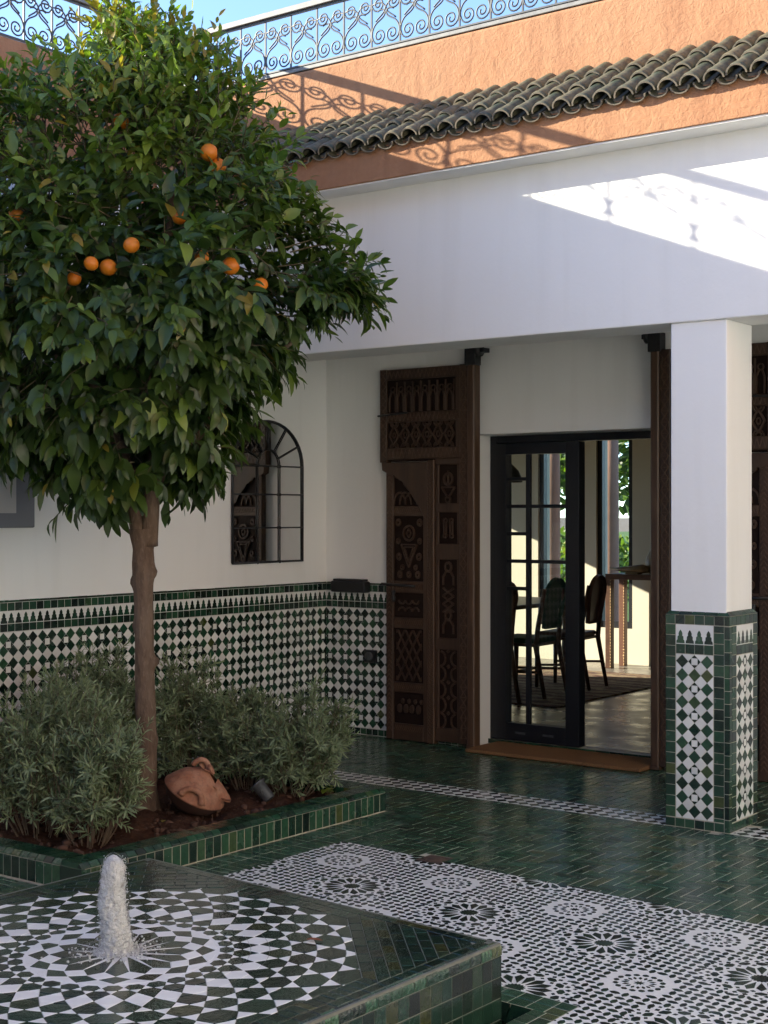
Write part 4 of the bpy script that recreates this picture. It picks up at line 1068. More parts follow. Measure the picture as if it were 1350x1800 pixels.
    for (z0, z1) in ((.418, .775),):                            # lattice of crossed bars
        for k in range(-4, 5):
            a = (.09 + k*.066, z0); b = (a[0]+.20, z1)
            for aa, bb in ((a, b), ((.295 - k*.066, z0), (.095 - k*.066, z1))):
                q = clip(ccw(strip(aa, bb, .011)), B(.085, z0, .30, z1))
                if q: p.append((q, .030, .045 if aa is a else .0435, .001))
    for zc in (.905, .985):                                     # lobed arches facing each other
        k = 1 if zc < .95 else -1
        for cx in (.132, .192, .252): p += [(strip((cx+.028*math.cos(a), zc+k*.028*math.sin(a)), (cx+.028*math.cos(a+.5), zc+k*.028*math.sin(a+.5)), .010), .030, .045, .001) for a in (.1, .6, 1.1, 1.6, 2.1, 2.6)]
    for i in range(4): p += [(disc(.112 + i*.054, .22, .020, 10, 1.6), .030, .044, .003), (disc(.138 + i*.054, .275, .014, 8, 1.3), .030, .043, .003)]
    part('wicket_carving', p, M_WOOD)
    p = []
    for z0 in (.055, .345, .80, 1.05, 1.585):
        u = .07
        while u < .315: p += [(strip((u, z0+.012), (u+.015, z0+.048), .005), .047, .0505, .001)]; u += .017
    z = .06
    while z < 1.88: p += [(strip((.010, z), (.031, z+.028), .006), .050, .0535, .001), (strip((.031, z+.028), (.052, z), .006), .050, .0533, .001)]; z += .034
    part('notch_carving', p, M_WOODL)
    # fixed half: zigzag stile and stacked panels
    part('meeting_stile', [(B(.364, .0, .420, 1.965), .0, .060, .004)], M_WOODL)
    p = []; z = .03
    while z < 1.93: p += [(strip((.371, z+.03), (.392, z), .008), .060, .0645, .001), (strip((.392, z), (.413, z+.03), .008), .060, .0643, .001)]; z += .027
    part('chevron_carving', p, M_WOOD)
    rails = [.02, .135, .66, .745, 1.265, 1.385, 1.59, 1.665, 1.945]
    part('panel_frame', [(B(.422, a, .634, b), .0, .048, .004) for a, b in ((.02, .115), (.655, .735), (1.275, 1.385), (1.60, 1.665), (1.93, 1.974))] + [(B(.422, .115, .452, 1.93), .0, .046, .003), (B(.604, .115, .634, 1.93), .0, .046, .003)], M_WOOD)
    p = []; cu = .528
    p += [(q, .032, .047, .001) for q in ringp(cu, 1.83, .026, .042, 20, 1.15)] + [(B(cu-.006, 1.79, cu+.006, 1.89), .032, .047, .001)]
    tri = [(cu-.055, 1.775), (cu+.055, 1.775), (cu, 1.70)]
    p += [(strip(tri[i], tri[(i+1) % 3], .011), .032, .047, .001) for i in range(3)]
    p += [(q, .032, .047, .001) for q in ringp(cu, 1.69, .012, .024, 14, 1.2)]
    for k in (-1, 1):                                           # dumb-bell slots
        c = cu + k*.026; p += [(q, .032, .046, .001) for yy in (1.44, 1.545) for q in ringp(c, yy, .009, .018, 12)] + [(B(c-.014, 1.455, c-.006, 1.53), .032, .046, .001), (B(c+.006, 1.455, c+.014, 1.53), .032, .046, .001)]
    for zb in (1.10, .765):                                     # keyhole arches
        p += [(q, .032, .047, .001) for q in ringp(cu, zb+.125, .018, .032, 16, 1.2)]
        for k in (-1, 1): p += [(strip((cu+k*.016, zb+.098), (cu+k*.040, zb+.060), .012), .032, .047, .001), (strip((cu+k*.042, zb+.062), (cu+k*.042, zb), .012), .032, .047, .001)]
    for k in range(3): p += [(strip((cu-.045, .915+k*.055), (cu+.045, .970+k*.055), .012), .032, .046, .001), (strip((cu+.045, .915+k*.055), (cu-.045, .970+k*.055), .012), .032, .0445, .001)]
    for i in range(5):                                          # column of curved diamonds
        zc = .165 + i*.107
        for k in (-1, 1): p += [(strip((cu+k*(.065-.042*math.sin(a)), zc+.05*math.cos(a)), (cu+k*(.065-.042*math.sin(a+.45)), zc+.05*math.cos(a+.45)), .011), .032, .047, .001) for a in (.1, .55, 1., 1.45, 1.9, 2.35, 2.7)]
        p += [(disc(cu, zc+.053, .013, 4, 1.2), .032, .046, .001)]
    part('panel_carving', p, M_WOOD)
    # ironwork
    rod = lambda a, b, r: MB().tube([(s*a[0], -a[2], a[1]), (s*b[0], -b[2], b[1])], r, 8)
    rod((-.06, 2.285, .066), (.20, 2.300, .066), .007).build('bolt', M_IRON, t); rod((-.03, 1.095, .062), (.26, 1.085, .062), .009).build('latch_bar', M_IRON, t)
    MB().lathe([(.0, -.05), (.012, -.045), (.016, -.02), (.010, .0), (.016, .03), (.0, .034)], 10, (s*.085, -.075, 1.02), cap=False).build('knocker', M_IRON, t)
    hb = MB()
    x0, x1 = sorted((s*.690, s*.775)); hb.box(x0, x1, -.085, -.005, 2.60, 2.72, .004)
    hb.lathe([(.0, -.012), (.045, -.012), (.045, .012), (.0, .012)], 20, (s*.79, -.05, 2.70), Matrix.Rotation(R(90), 3, 'Y'), cap=False)
    x0, x1 = sorted((s*.74, s*.83)); hb.box(x0, x1, -.06, .075, 2.685, 2.715, .003)
    hb.build('top_hinge', M_IRON, t)
    hb = MB(); x0, x1 = sorted((s*.70, s*.765)); hb.box(x0, x1, -.08, -.01, -.0, .022, .004); hb.build('pivot_foot', M_WOODL, t)
    return t
carved_door((-6.20, 8.325, .004), False, 'carved dark cedar door leaf left of the glass door, under the hinge bracket')
carved_door((-3.365, 8.325, .004), True, 'carved dark cedar door leaf standing behind the tiled pillar')

# ------------------------------------------------------------------ black steel glass door
gd = wempty('glass_door', (-4.78, 8.57, .03)); tag(gd, 'black steel glazed double door, left leaf shut and right leaf swung inward', 'glass door')
M_FRAME = mat('black steel frame', (.007, .008, .011), .38, spec=.45)
yb, yf = 8.66, 8.57
MB().box(OX0 + .002, OX0 + .052, yf, yb, .032, OZ - .002, .003).build('jamb', M_FRAME, gd); MB().box(OX1 - .052, OX1 - .002, yf, yb, .032, OZ - .002, .003).build('jamb', M_FRAME, gd)
MB().box(OX0 + .052, OX1 - .052, yf, yb, OZ - .052, OZ - .002, .003).build('head', M_FRAME, gd)
lx0, lx1, lz0, lz1 = OX0 + .054, -4.802, .036, OZ - .055
gx0, gx1, gz0, gz1 = -5.380, -4.908, .155, 2.004
leafm = MB()
for q in ((lx0, gx0, lz0, lz1), (gx1, lx1, lz0, lz1)): leafm.box(q[0], q[1], yf - .012, yb - .02, q[2], q[3], .003)
leafm.box(gx0, gx1, yf - .0115, yb - .0205, lz0, gz0, .003); leafm.box(gx0, gx1, yf - .0115, yb - .0205, gz1, lz1, .003)
leaf = leafm.build('left_leaf', M_FRAME, gd)
vb = -5.211
MB().box(vb - .016, vb + .016, yf + .004, yf + .034, gz0, gz1, .002).build('glazing_bar', M_FRAME, leaf)
for z_, a, b in ((1.647, gx0, gx1), (1.269, gx0, gx1), (1.835, gx0, vb), (1.458, gx0, vb), (1.081, gx0, vb)):
    MB().box(a, b, yf + .006, yf + .032, z_ - .012, z_ + .012, .002).build('glazing_bar', M_FRAME, leaf)
MB().box(gx0 - .004, gx1 + .004, yf + .036, yf + .040, gz0 - .004, gz1 + .004).build('pane', M_GLASS, leaf)
MB().box(-5.30, -5.22, yf - .018, yf - .011, .083, .098).build('drain_cap', M_GREYP, leaf); MB().box(-5.08, -5.00, yf - .018, yf - .011, .083, .098).build('drain_cap', M_GREYP, leaf)
# right leaf, hinged on the right jamb and opened about 75 degrees into the room
hx, hy = OX1 - .056, yb - .01; an = R(105); ca, sa = math.cos(an), math.sin(an)
ofr = ((hx, hy, 0), (ca, sa, 0), (0, 0, 1), (sa, -ca, 0)); Wl = .66
lf = MB()
for q in (rect(0, .04, .09, lz1), rect(Wl-.09, .04, Wl, lz1), rect(.09, .04, Wl-.09, .155), rect(.09, 2.0, Wl-.09, lz1)): lf.prism(q, ofr, 0, .06, .003)
rleaf = lf.build('right_leaf', M_FRAME, gd, fixn=True)
MB().prism(rect(.086, .15, Wl-.086, 2.004), ofr, .026, .030).build('pane', M_GLASS, rleaf, fixn=True)
MB().prism(rect(Wl/2-.014, .155, Wl/2+.014, 2.0), ofr, .032, .056, .002).build('glazing_bar', M_FRAME, rleaf, fixn=True)
for z_ in (1.647, 1.269, 1.835, 1.458, 1.081): MB().prism(rect(.09, z_-.012, Wl-.09, z_+.012), ofr, .0325, .0545, .002).build('glazing_bar', M_FRAME, rleaf, fixn=True)
hd = MB()
for h0 in (-.05, .06): 
    p3 = lambda u, v, h: tuple(ofr[0][k] + ofr[1][k]*u + ofr[2][k]*v + ofr[3][k]*h for k in range(3))
    hd.tube([p3(Wl-.045, 1.02, h0*.3+.03), p3(Wl-.045, 1.02, h0+.0), p3(Wl-.16, 1.02, h0+.0)], .010, 8)
hd.build('handle', M_IRON, rleaf)

# ================================================================== dining room behind the door
IZ = .032; FW_Y = 13.6
room = wempty('dining_room', (-6, 11, 0)); tag(room, 'cream dining room seen through the open glass door', 'room')
M_CREAM = mat('cream wall paint', (.56, .52, .41), .85, noise=(2, .3, 4, (.50, .46, .36)))
M_POLISH = mat('polished concrete', (.20, .18, .15), .22, spec=.5, bump=[(7, .25, .01), (30, .2, .003)], noise=[(2.5, .6, 5, (.13, .115, .10)), (11, .4, 4, (.25, .22, .18))], roughvar=(5, .4))
MB().box(-11.0, -1.0, 8.66, FW_Y + .3, -.6, IZ).build('room_floor', M_POLISH, room)
wn_ = [(-8.135, -7.705), (-7.425, -7.005)]
fwm = MB(); edges = [-11.0] + [v for w in wn_ for v in w] + [-1.0]
for i in range(0, len(edges), 2): fwm.box(edges[i], edges[i+1], FW_Y, FW_Y + .25, IZ, 3.3)
for a, b in wn_: fwm.box(a, b, FW_Y, FW_Y + .25, IZ, .40); fwm.box(a, b, FW_Y, FW_Y + .25, 2.75, 3.3)
fwm.build('far_wall', M_CREAM, room)
wm = MB(); wm.box(-11.2, -11.0, 8.66, 10.3, IZ, 3.3); wm.box(-11.2, -11.0, 12.9, FW_Y + .25, IZ, 3.3); wm.box(-11.2, -11.0, 10.3, 12.9, 2.5, 3.3); wm.box(-11.2, -11.0, 10.3, 12.9, IZ, .35); wm.build('west_wall', M_CREAM, room)
MB().box(-1.0, -.8, 8.66, FW_Y + .25, IZ, 3.3).build('east_wall', M_CREAM, room)
MB().box(-11.2, -.8, 8.645, FW_Y + .25, 3.302, 3.44).build('ceiling', M_CREAM, room)
MB().box(-11.0, OX0 - .01, 8.645, 8.66, IZ, 3.3).build('inner_lining', M_CREAM, room); MB().box(OX1 + .01, -1.0, 8.645, 8.66, IZ, 3.3).build('inner_lining', M_CREAM, room)
for a, b in wn_:
    f = MB()
    for q in ((a, a+.055, .40, 2.75), (b-.055, b, .40, 2.75)): f.box(q[0], q[1], FW_Y + .03, FW_Y + .10, q[2], q[3])
    f.box(a+.055, b-.055, FW_Y + .0305, FW_Y + .0995, .40, .47); f.box(a+.055, b-.055, FW_Y + .0305, FW_Y + .0995, 2.68, 2.75)
    f = f.build('window_frame', M_FRAME, room); MB().box(a+.05, b-.05, FW_Y + .062, FW_Y + .066, .46, 2.69).build('pane', M_GLASS, f)
# rug
M_RUG = bpy.data.materials.new('woven rug'); M_RUG.use_nodes = True
nt = M_RUG.node_tree; nn_ = nt.nodes; b = nn_['Principled BSDF']; b.inputs['Roughness'].default_value = .95
gm = nn_.new('ShaderNodeNewGeometry'); wv_ = nn_.new('ShaderNodeTexWave'); wv_.wave_type = 'BANDS'; wv_.bands_direction = 'Y'; wv_.inputs['Scale'].default_value = 1.6; wv_.inputs['Distortion'].default_value = 6; wv_.inputs['Detail'].default_value = 3; wv_.inputs['Detail Scale'].default_value = 4
rp = nn_.new('ShaderNodeValToRGB'); el = rp.color_ramp.elements; el.new(.35); el.new(.55); el.new(.75)
for e_, (p_, c_) in zip(el, ((0, (.05, .018, .010)), (.3, (.14, .045, .018)), (.5, (.24, .19, .11)), (.68, (.10, .040, .016)), (1, (.28, .21, .12)))): e_.position = p_; e_.color = (*c_, 1)
nt.links.new(gm.outputs['Position'], wv_.inputs['Vector']); nt.links.new(wv_.outputs['Fac'], rp.inputs['Fac']); nt.links.new(rp.outputs['Color'], b.inputs['Base Color'])
rugm = MB().box(-8.6, -5.93, 10.2, 12.75, IZ + .002, IZ + .012, .003)
rg_ = rugm.build('rug', M_RUG); tag(rg_, 'red and beige woven rug under the dining table indoors', 'rug')
# dining table
M_TBL = mat('brown table wood', (.16, .085, .040), .35, noise=(12, .5, 4, (.10, .05, .025)), stretch=(1, .15, 1))
tb = empty('dining_table', (-7.02, 10.55, IZ + .012)); tag(tb, 'long brown dining table seen through the glass door', 'table')
MB().box(-.50, .50, -1.0, 1.2, .735, .772, .008).build('table_top', M_TBL, tb)
for x_ in (-.38, .38):
    for y_ in (-.85, 1.05): MB().lathe([(.035, 0), (.030, .02), (.045, .3), (.035, .5), (.05, .66), (.05, .735)], 12, (x_, y_, 0)).build('leg', M_TBL, tb)
# chairs
M_CHW = mat('dark chair wood', (.095, .045, .026), .35, noise=(14, .5, 3, (.03, .013, .008)))
M_LEA = mat('brown leather', (.110, .050, .036), .4, bump=[(60, .3, .003)]); M_VEL = mat('green velvet', (.022, .080, .050), .7, bump=[(40, .3, .004)])
def chair(loc, rz, pad, label):
    t = empty('dining_chair', loc, rz); tag(t, label, 'chair', 'chairs round the dining table')
    MB().box(-.22, .22, -.21, .22, .43, .455, .006).build('seat_frame', M_CHW, t); MB().box(-.21, .21, -.20, .20, .4555, .50, .018).build('seat', pad, t)
    for x_ in (-.20, .20):
        MB().tube([(x_, .205, 0), (x_, .20, .44)], [.017, .024], 8).build('leg', M_CHW, t)
        MB().tube([(x_*1.0, -.30, 0), (x_, -.215, .44), (x_*.95, -.235, .62), (x_*.86, -.285, .92)], [.017, .024, .022, .017], 8).build('back_post', M_CHW, t)
        MB().tube([(x_, .20, .20), (x_, -.255, .22)], .011, 6).build('stretcher', M_CHW, t)
    MB().tube([(-.20, .02, .205), (.20, .02, .205)], .011, 6).build('stretcher', M_CHW, t)
    out = [(-.13, .57), (.13, .57)] + [(.17*math.cos(a), .84 + .16*math.sin(a)) for a in [math.pi*i/12 for i in range(13)]]
    bm_ = MB(); bf = ((0, -.245, 0), (1, 0, 0), (0, -.14, 1), (0, 1, .14)); bm_.prism(ccw(out), bf, -.018 + .07, .026 + .07, .008); bm_.build('back_panel', pad, t, fixn=True)
    return t
chair((-6.56, 11.47, IZ + .012), R(96), M_LEA, 'dark wood chair with oval leather back in the open doorway')
chair((-6.56, 10.75, IZ + .012), R(92), M_VEL, 'green upholstered chair seen through the glass beside the doorway chair')
chair((-6.58, 10.0, IZ + .012), R(88), M_LEA, 'brown chair nearest the glass at the end of the table')
chair((-7.68, 11.1, IZ + .012), R(-92), M_VEL, 'green chair on the far side of the dining table')
chair((-7.68, 10.2, IZ + .012), R(-88), M_LEA, 'brown chair on the far side of the table near the left')
# console table with carved duck and vase
cn = empty('console_table', (-6.88, 13.30, IZ)); tag(cn, 'narrow studded console table under the far window', 'console table')
MB().box(-.19, .75, -.17, .19, .90, .955, .004).build('table_top', M_CHW, cn)
M_STUD = mat('brass stud', (.5, .38, .18), .35, metal=1.)
for x_ in (-.155, .715):
    for y_ in (-.135, .155):
        l_ = MB().box(x_-.033, x_+.033, y_-.033, y_+.033, 0, .90, .003).build('leg', mat('red brown leg', (.13, .055, .030), .4) if y_ > 0 else M_CHW, cn); st = MB()
        for k in range(30): st.lathe([(.006, 0), (.004, .003), (.0, .004)], 5, (x_+.026, y_-.033, .02 + k*.03), Matrix.Rotation(R(90), 3, 'X'), cap=False)
        st.build('studs', M_STUD, l_)
M_BRASS = mat('aged wood gilt', (.15, .095, .035), .45, noise=(20, .5, 3, (.08, .05, .02)))
vs_ = empty('vase', (-6.60, 13.30, IZ + .956)); tag(vs_, 'slender golden brown vase on the console table', 'vase')
MB().lathe([(.045, 0), (.085, .04), (.10, .10), (.085, .17), (.045, .24), (.028, .30), (.035, .36)], 20).build('body', M_BRASS, vs_); MB().lathe([(.035, .36), (.042, .375), (.034, .378)], 20).build('lip', M_BRASS, vs_)
dk = empty('carved_bowl', (-6.80, 13.18, IZ + .956)); tag(dk, 'long gilt wooden bowl lying on the console table', 'bowl')
MB().tube([(-.24, 0, .055), (-.12, 0, .045), (0, 0, .05), (.12, 0, .055), (.2, 0, .05)], [.006, .022, .034, .045, .03], 12, flat=1.3).build('body', M_BRASS, dk); MB().box(-.05, .1, -.04, .04, 0, .02, .004).build('foot', M_BRASS, dk)
# pendant lamp
pdl = empty('pendant_lamp', (-6.08, 9.62, 1.84)); tag(pdl, 'black dome pendant lamp behind the glass', 'pendant lamp')
MB().lathe([(.16, 0), (.155, .03), (.13, .09), (.08, .14), (.03, .16), (.025, .2), (.0, .2)], 28, cap=False).build('shade', M_BLACK, pdl); MB().tube([(0, 0, .19), (0, 0, 3.302 - 1.84)], .005, 6).build('cord', M_BLACK, pdl)
MB().lathe([(.0, .02), (.03, .03), (.035, .06), (.02, .1), (.0, .11)], 12, cap=False).build('bulb', mat('opal bulb', (.8, .78, .7), .3), pdl)
# veranda columns beyond the windows
M_PINK = mat('pink render column', (.30, .165, .12), .9, bump=[(40, .4, .006)], noise=(10, .5, 4, (.24, .13, .095)))
for x_, lab in ((-9.065, 'pink round veranda column outside the left far window'), (-8.265, 'pink round veranda column outside the right far window')):
    c_ = empty('veranda_column', (x_, 15.5, 0)); tag(c_, lab, 'column', 'veranda columns')
    MB().lathe([(.105, .12), (.098, .2), (.092, 1.8), (.085, 3.0)], 24).build('shaft', M_PINK, c_); MB().box(-.14, .14, -.14, .14, .012, .12, .01).build('base', M_PINK, c_); MB().box(-.13, .13, -.13, .13, 3.0, 3.12, .01).build('capital', M_PINK, c_)
# ================================================================== plants
def leaf_mat(name, ramp, rough, trans, nz=None, spec=.5):
    m = bpy.data.materials.new(name); m.use_nodes = True; nt = m.node_tree; n = nt.nodes; L = nt.links; b = n['Principled BSDF']
    a = n.new('ShaderNodeAttribute'); a.attribute_name = 'tint'; r = n.new('ShaderNodeValToRGB'); e = r.color_ramp.elements
    while len(e) < len(ramp): e.new(.5)
    for el, (p, c) in zip(e, ramp): el.position = p; el.color = (*c, 1)
    L.new(a.outputs['Fac'], r.inputs['Fac']); L.new(r.outputs['Color'], b.inputs['Base Color'])
    b.inputs['Roughness'].default_value = rough; b.inputs['Specular IOR Level'].default_value = spec
    t = n.new('ShaderNodeBsdfTranslucent'); mixc = n.new('ShaderNodeMix'); mixc.data_type = 'RGBA'; mixc.blend_type = 'MULTIPLY'; mixc.inputs['Factor'].default_value = 1.
    L.new(r.outputs['Color'], mixc.inputs['A']); mixc.inputs['B'].default_value = (1.6, 1.9, .6, 1); L.new(mixc.outputs['Result'], t.inputs['Color'])
    ms = n.new('ShaderNodeMixShader'); ms.inputs[0].default_value = trans; L.new(b.outputs[0], ms.inputs[1]); L.new(t.outputs[0], ms.inputs[2]); L.new(ms.outputs[0], n['Material Output'].inputs[0])
    tx = n.new('ShaderNodeTexNoise'); tx.inputs['Scale'].default_value = 60; g = n.new('ShaderNodeNewGeometry'); L.new(g.outputs['Position'], tx.inputs['Vector'])
    bp = n.new('ShaderNodeBump'); bp.inputs['Strength'].default_value = .25; bp.inputs['Distance'].default_value = .004; L.new(tx.outputs['Fac'], bp.inputs['Height']); L.new(bp.outputs[0], b.inputs['Normal'])
    return m
M_LEAF = leaf_mat('orange tree leaf', [(0., (.020, .042, .013)), (.35, (.046, .084, .019)), (.6, (.092, .148, .026)), (.8, (.17, .24, .035)), (.93, (.20, .27, .05)), (1., (.26, .20, .035))], .36, .30)
M_SHRUB = leaf_mat('grey green shrub leaf', [(0., (.070, .098, .050)), (.5, (.155, .200, .110)), (1., (.27, .32, .19))], .6, .15, spec=.3)

ST = np.array([0., .22, .5, .78, 1.]); HWID = np.array([.04, .40, .5, .33, .03])
def leaves(P, D, N, Ln, Wd, curl, fold):
    """P base points, D directions, N approximate normals (n,3); returns verts (n,15,3)"""
    D = D/np.linalg.norm(D, axis=1, keepdims=True); S = np.cross(D, N); S /= np.linalg.norm(S, axis=1, keepdims=True) + 1e-9; U = np.cross(S, D)
    n = len(P); V = np.zeros((n, 5, 3, 3))
    for i in range(5):
        t = ST[i]; c = P + D*(Ln*t)[:, None] - U*(Ln*curl*t*t)[:, None]
        for j, s in enumerate((-1, 0, 1)): V[:, i, j] = c + S*(s*HWID[i]*Wd)[:, None] + U*(abs(s)*fold*HWID[i]*Wd)[:, None]
    return V.reshape(n, 15, 3)
LF = np.array([(i*3+j, i*3+j+1, (i+1)*3+j+1, (i+1)*3+j) for i in range(4) for j in range(2)])
def leaf_object(name, V, T, m, parent, kind=None):
    n = len(V); F = (LF[None] + (np.arange(n)*15)[:, None, None]).reshape(-1, 4)
    me = fast_mesh(name, V.reshape(-1, 3), F, True); ftint(me, np.repeat(T, 8)); o = link(name, me, parent, None, [m])
    if kind: tag(o, kind=kind)
    return o
def rot_about(v, ax, an):
    return v*np.cos(an)[:, None] + np.cross(ax, v)*np.sin(an)[:, None] + ax*(np.sum(ax*v, axis=1)*(1-np.cos(an)))[:, None]
def unit(a): return a/(np.linalg.norm(a, axis=-1, keepdims=True) + 1e-9)

# ------------------------------------------------------------------ the orange tree
TC = np.array([-5.41, 5.18])
tree = wempty('orange_tree', (TC[0], TC[1], .09)); tag(tree, 'orange tree with dense dark crown and ripe oranges in the tiled planter', 'tree')
ZS = [1.62, 1.74, 2.04, 2.17, 2.29, 2.48, 2.71, 2.89, 3.15, 3.27, 3.47, 3.6, 3.79, 3.92, 4.06]
RS = [.16, .28, .48, .74, .92, .98, .95, .86, .78, .74, .69, .60, .36, .13, .03]
_Rv = np.array([math.cos(YAW), math.sin(YAW)])
def ccen(z): return TC[None] - _Rv[None]*(np.interp(z, [2.6, 3.3, 3.8, 4.1], [0, .14, .03, -.02]))[:, None]
PHD = math.atan2(math.cos(YAW), -math.sin(YAW))
def crad(z, ph):
    r = np.interp(z, ZS, RS); r = r*(1 - .42*np.maximum(0, np.cos(ph - PHD))*np.clip((z-3.2)/.4, 0, 1)); return r*(1 + .08*np.sin(3*ph+z*2.1) + .07*np.sin(5*ph-z*3.7+1) + .05*np.sin(9*ph+z*7))
# trunk: tapering, knobbly
tk = MB(); V = []; ns = 22; zz = np.linspace(.05, 1.52, 70)
for z in zz:
    r = np.interp(z, [.05, .10, .2, .8, 1.15, 1.28, 1.34, 1.42, 1.52], [.104, .075, .056, .049, .047, .053, .058, .053, .074])
    cx = TC[0] + .006*math.sin(z*3); cy = TC[1] + .006*math.cos(z*2.4)
    for q in range(ns):
        a = 2*math.pi*q/ns; p = Vector((math.cos(a), math.sin(a), z*2.2)); k = 1 + .05*mn.noise(p*1.5) + .035*mn.noise(p*4)
        for (kz_, ka, amp, wz, wa) in ((1.30, -.45, .55, .035, .40), (1.25, 2.9, .42, .03, .40), (1.34, -1.6, .30, .03, .35), (.85, -.15, .75, .024, .26), (1.03, 2.9, .32, .03, .35), (1.06, -1.9, .2, .02, .3), (.62, -2.4, .16, .03, .3), (.45, .1, .2, .03, .3), (.30, 2.8, .14, .04, .4)):
            da = (a - YAW - ka + math.pi) % (2*math.pi) - math.pi; k += amp*math.exp(-((z-kz_)/wz)**2 - (da/wa)**2)
        V.append((cx + r*k*math.cos(a), cy + r*k*math.sin(a), z))
F_ = [(k*ns+q, k*ns+(q+1) % ns, (k+1)*ns+(q+1) % ns, (k+1)*ns+q) for k in range(len(zz)-1) for q in range(ns)]
link('trunk', fast_mesh('trunk', V, F_, True), tree, None, [M_BARK])
def limb(pts, r0, r1, nm='limb', n=14, m=M_BARK, seg=9):
    pts = [Vector(p) for p in pts]; out = []
    for i in range(n+1):
        t = i/n*(len(pts)-1); k = min(int(t), len(pts)-2); f = t-k
        p0 = pts[max(k-1, 0)]; p1 = pts[k]; p2 = pts[k+1]; p3 = pts[min(k+2, len(pts)-1)]
        out.append(.5*((2*p1) + (p2-p0)*f + (2*p0-5*p1+4*p2-p3)*f*f + (3*p1-p0-3*p2+p3)*f**3))
    return MB().tube(out, [r0 + (r1-r0)*(i/n)**.8 for i in range(n+1)], seg).build(nm, m, tree)
def cr(rx, fw, z): return (TC[0] + _Rv[0]*rx + -math.sin(YAW)*fw, TC[1] + _Rv[1]*rx + math.cos(YAW)*fw, z)   # across the view, away from it
limb([cr(-.005, 0, 1.44), cr(-.045, .0, 1.60), cr(-.10, .05, 1.85), cr(-.30, .1, 2.3), cr(-.45, .1, 2.9)], .058, .016)
limb([cr(.012, 0, 1.44), cr(.035, -.02, 1.62), cr(.05, -.02, 1.85), cr(.10, -.06, 2.4), cr(.15, -.1, 3.2)], .056, .016)
limb([cr(.04, 0, 1.72), cr(.22, .1, 1.95), cr(.5, .2, 2.3), cr(.75, .2, 2.5)], .036, .010)
limb([cr(.05, -.02, 1.9), cr(.2, -.3, 2.2), cr(.3, -.6, 2.5)], .03, .009); limb([cr(-.1, .05, 1.9), cr(-.3, -.3, 2.2), cr(-.4, -.6, 2.6)], .03, .009)
limb([cr(-.25, .1, 2.2), cr(-.5, .4, 2.6), cr(-.6, .5, 3.)], .026, .008); limb([cr(.1, -.06, 2.4), cr(.3, .3, 2.9), cr(.35, .4, 3.4)], .026, .008); limb([cr(.1, 0, 2.4), cr(-.1, .1, 3.1), cr(-.15, .05, 3.75)], .028, .007)
limb([cr(.06, -.03, 2.0), cr(-.05, .4, 2.3), cr(-.05, .75, 2.6)], .028, .008)
# sprays of leaves
ORG = [(-4.738, 4.945, 3.283), (-4.732, 5.0, 3.229), (-5.381, 4.35, 2.975), (-4.888, 4.357, 2.7), (-4.918, 4.485, 2.703), (-4.768, 4.485, 2.786), (-4.652, 4.81, 2.766), (-4.644, 4.991, 2.749), (-4.602, 5.023, 2.606), (-4.525, 5.068, 2.662), (-4.813, 4.827, 2.97), (-5.142, 4.767, 3.456), (-5.126, 4.467, 2.669)]
OR_ = np.array(ORG)
NT = 3000
z = rng.choice(np.linspace(1.74, 4.03, 400), NT*2, p=(lambda w: w/w.sum())(np.interp(np.linspace(1.74, 4.03, 400), ZS, RS)+.08)) + rng.uniform(-.01, .01, NT*2)
ph = rng.uniform(0, 2*np.pi, NT*2); fr_ = np.where(rng.random(NT*2) < .74, rng.uniform(.80, 1.0, NT*2), rng.uniform(.45, .85, NT*2))
cc = ccen(z); rr = crad(z, ph)*fr_
rc_ = rr*np.cos(ph - YAW); z = z + np.where(rc_ > 0, np.interp(z, [1.7, 2.3, 2.6, 3.4], [.62, .45, .12, 0]), np.interp(z, [1.7, 2.5, 3.4], [.25, .2, 0]))*rc_; TP = np.column_stack([cc[:, 0] + rr*np.cos(ph), cc[:, 1] + rr*np.sin(ph), z])
clump = np.array([mn.noise(Vector(p)*3.3) for p in TP]); keep = np.argsort(-(clump + rng.uniform(-.28, .28, NT*2)))[:NT]; TP, ph, z, fr_ = TP[keep], ph[keep], z[keep], fr_[keep]
outd = np.column_stack([np.cos(ph), np.sin(ph), np.zeros(NT)])
upk = np.interp(z, [1.6, 2.2, 2.8, 3.3, 3.8], [-.75, -.45, .10, .75, 1.5])
TD = unit(outd*np.interp(z, [1.6, 3.4, 3.9], [.8, .9, .45])[:, None] + np.column_stack([np.zeros(NT), np.zeros(NT), upk]) + rng.normal(0, .38, (NT, 3)))
young = np.clip((z - 2.7)/1.1, 0, 1)*.55 + np.clip(fr_-.88, 0, .12)*1.2
TL = rng.uniform(.12, .24, NT) + np.clip(z-3.5, 0, 1)*.12
tw = MB(); LP, LD, LN, LL, LW_, LTn, LFold, LCurl = [], [], [], [], [], [], [], []
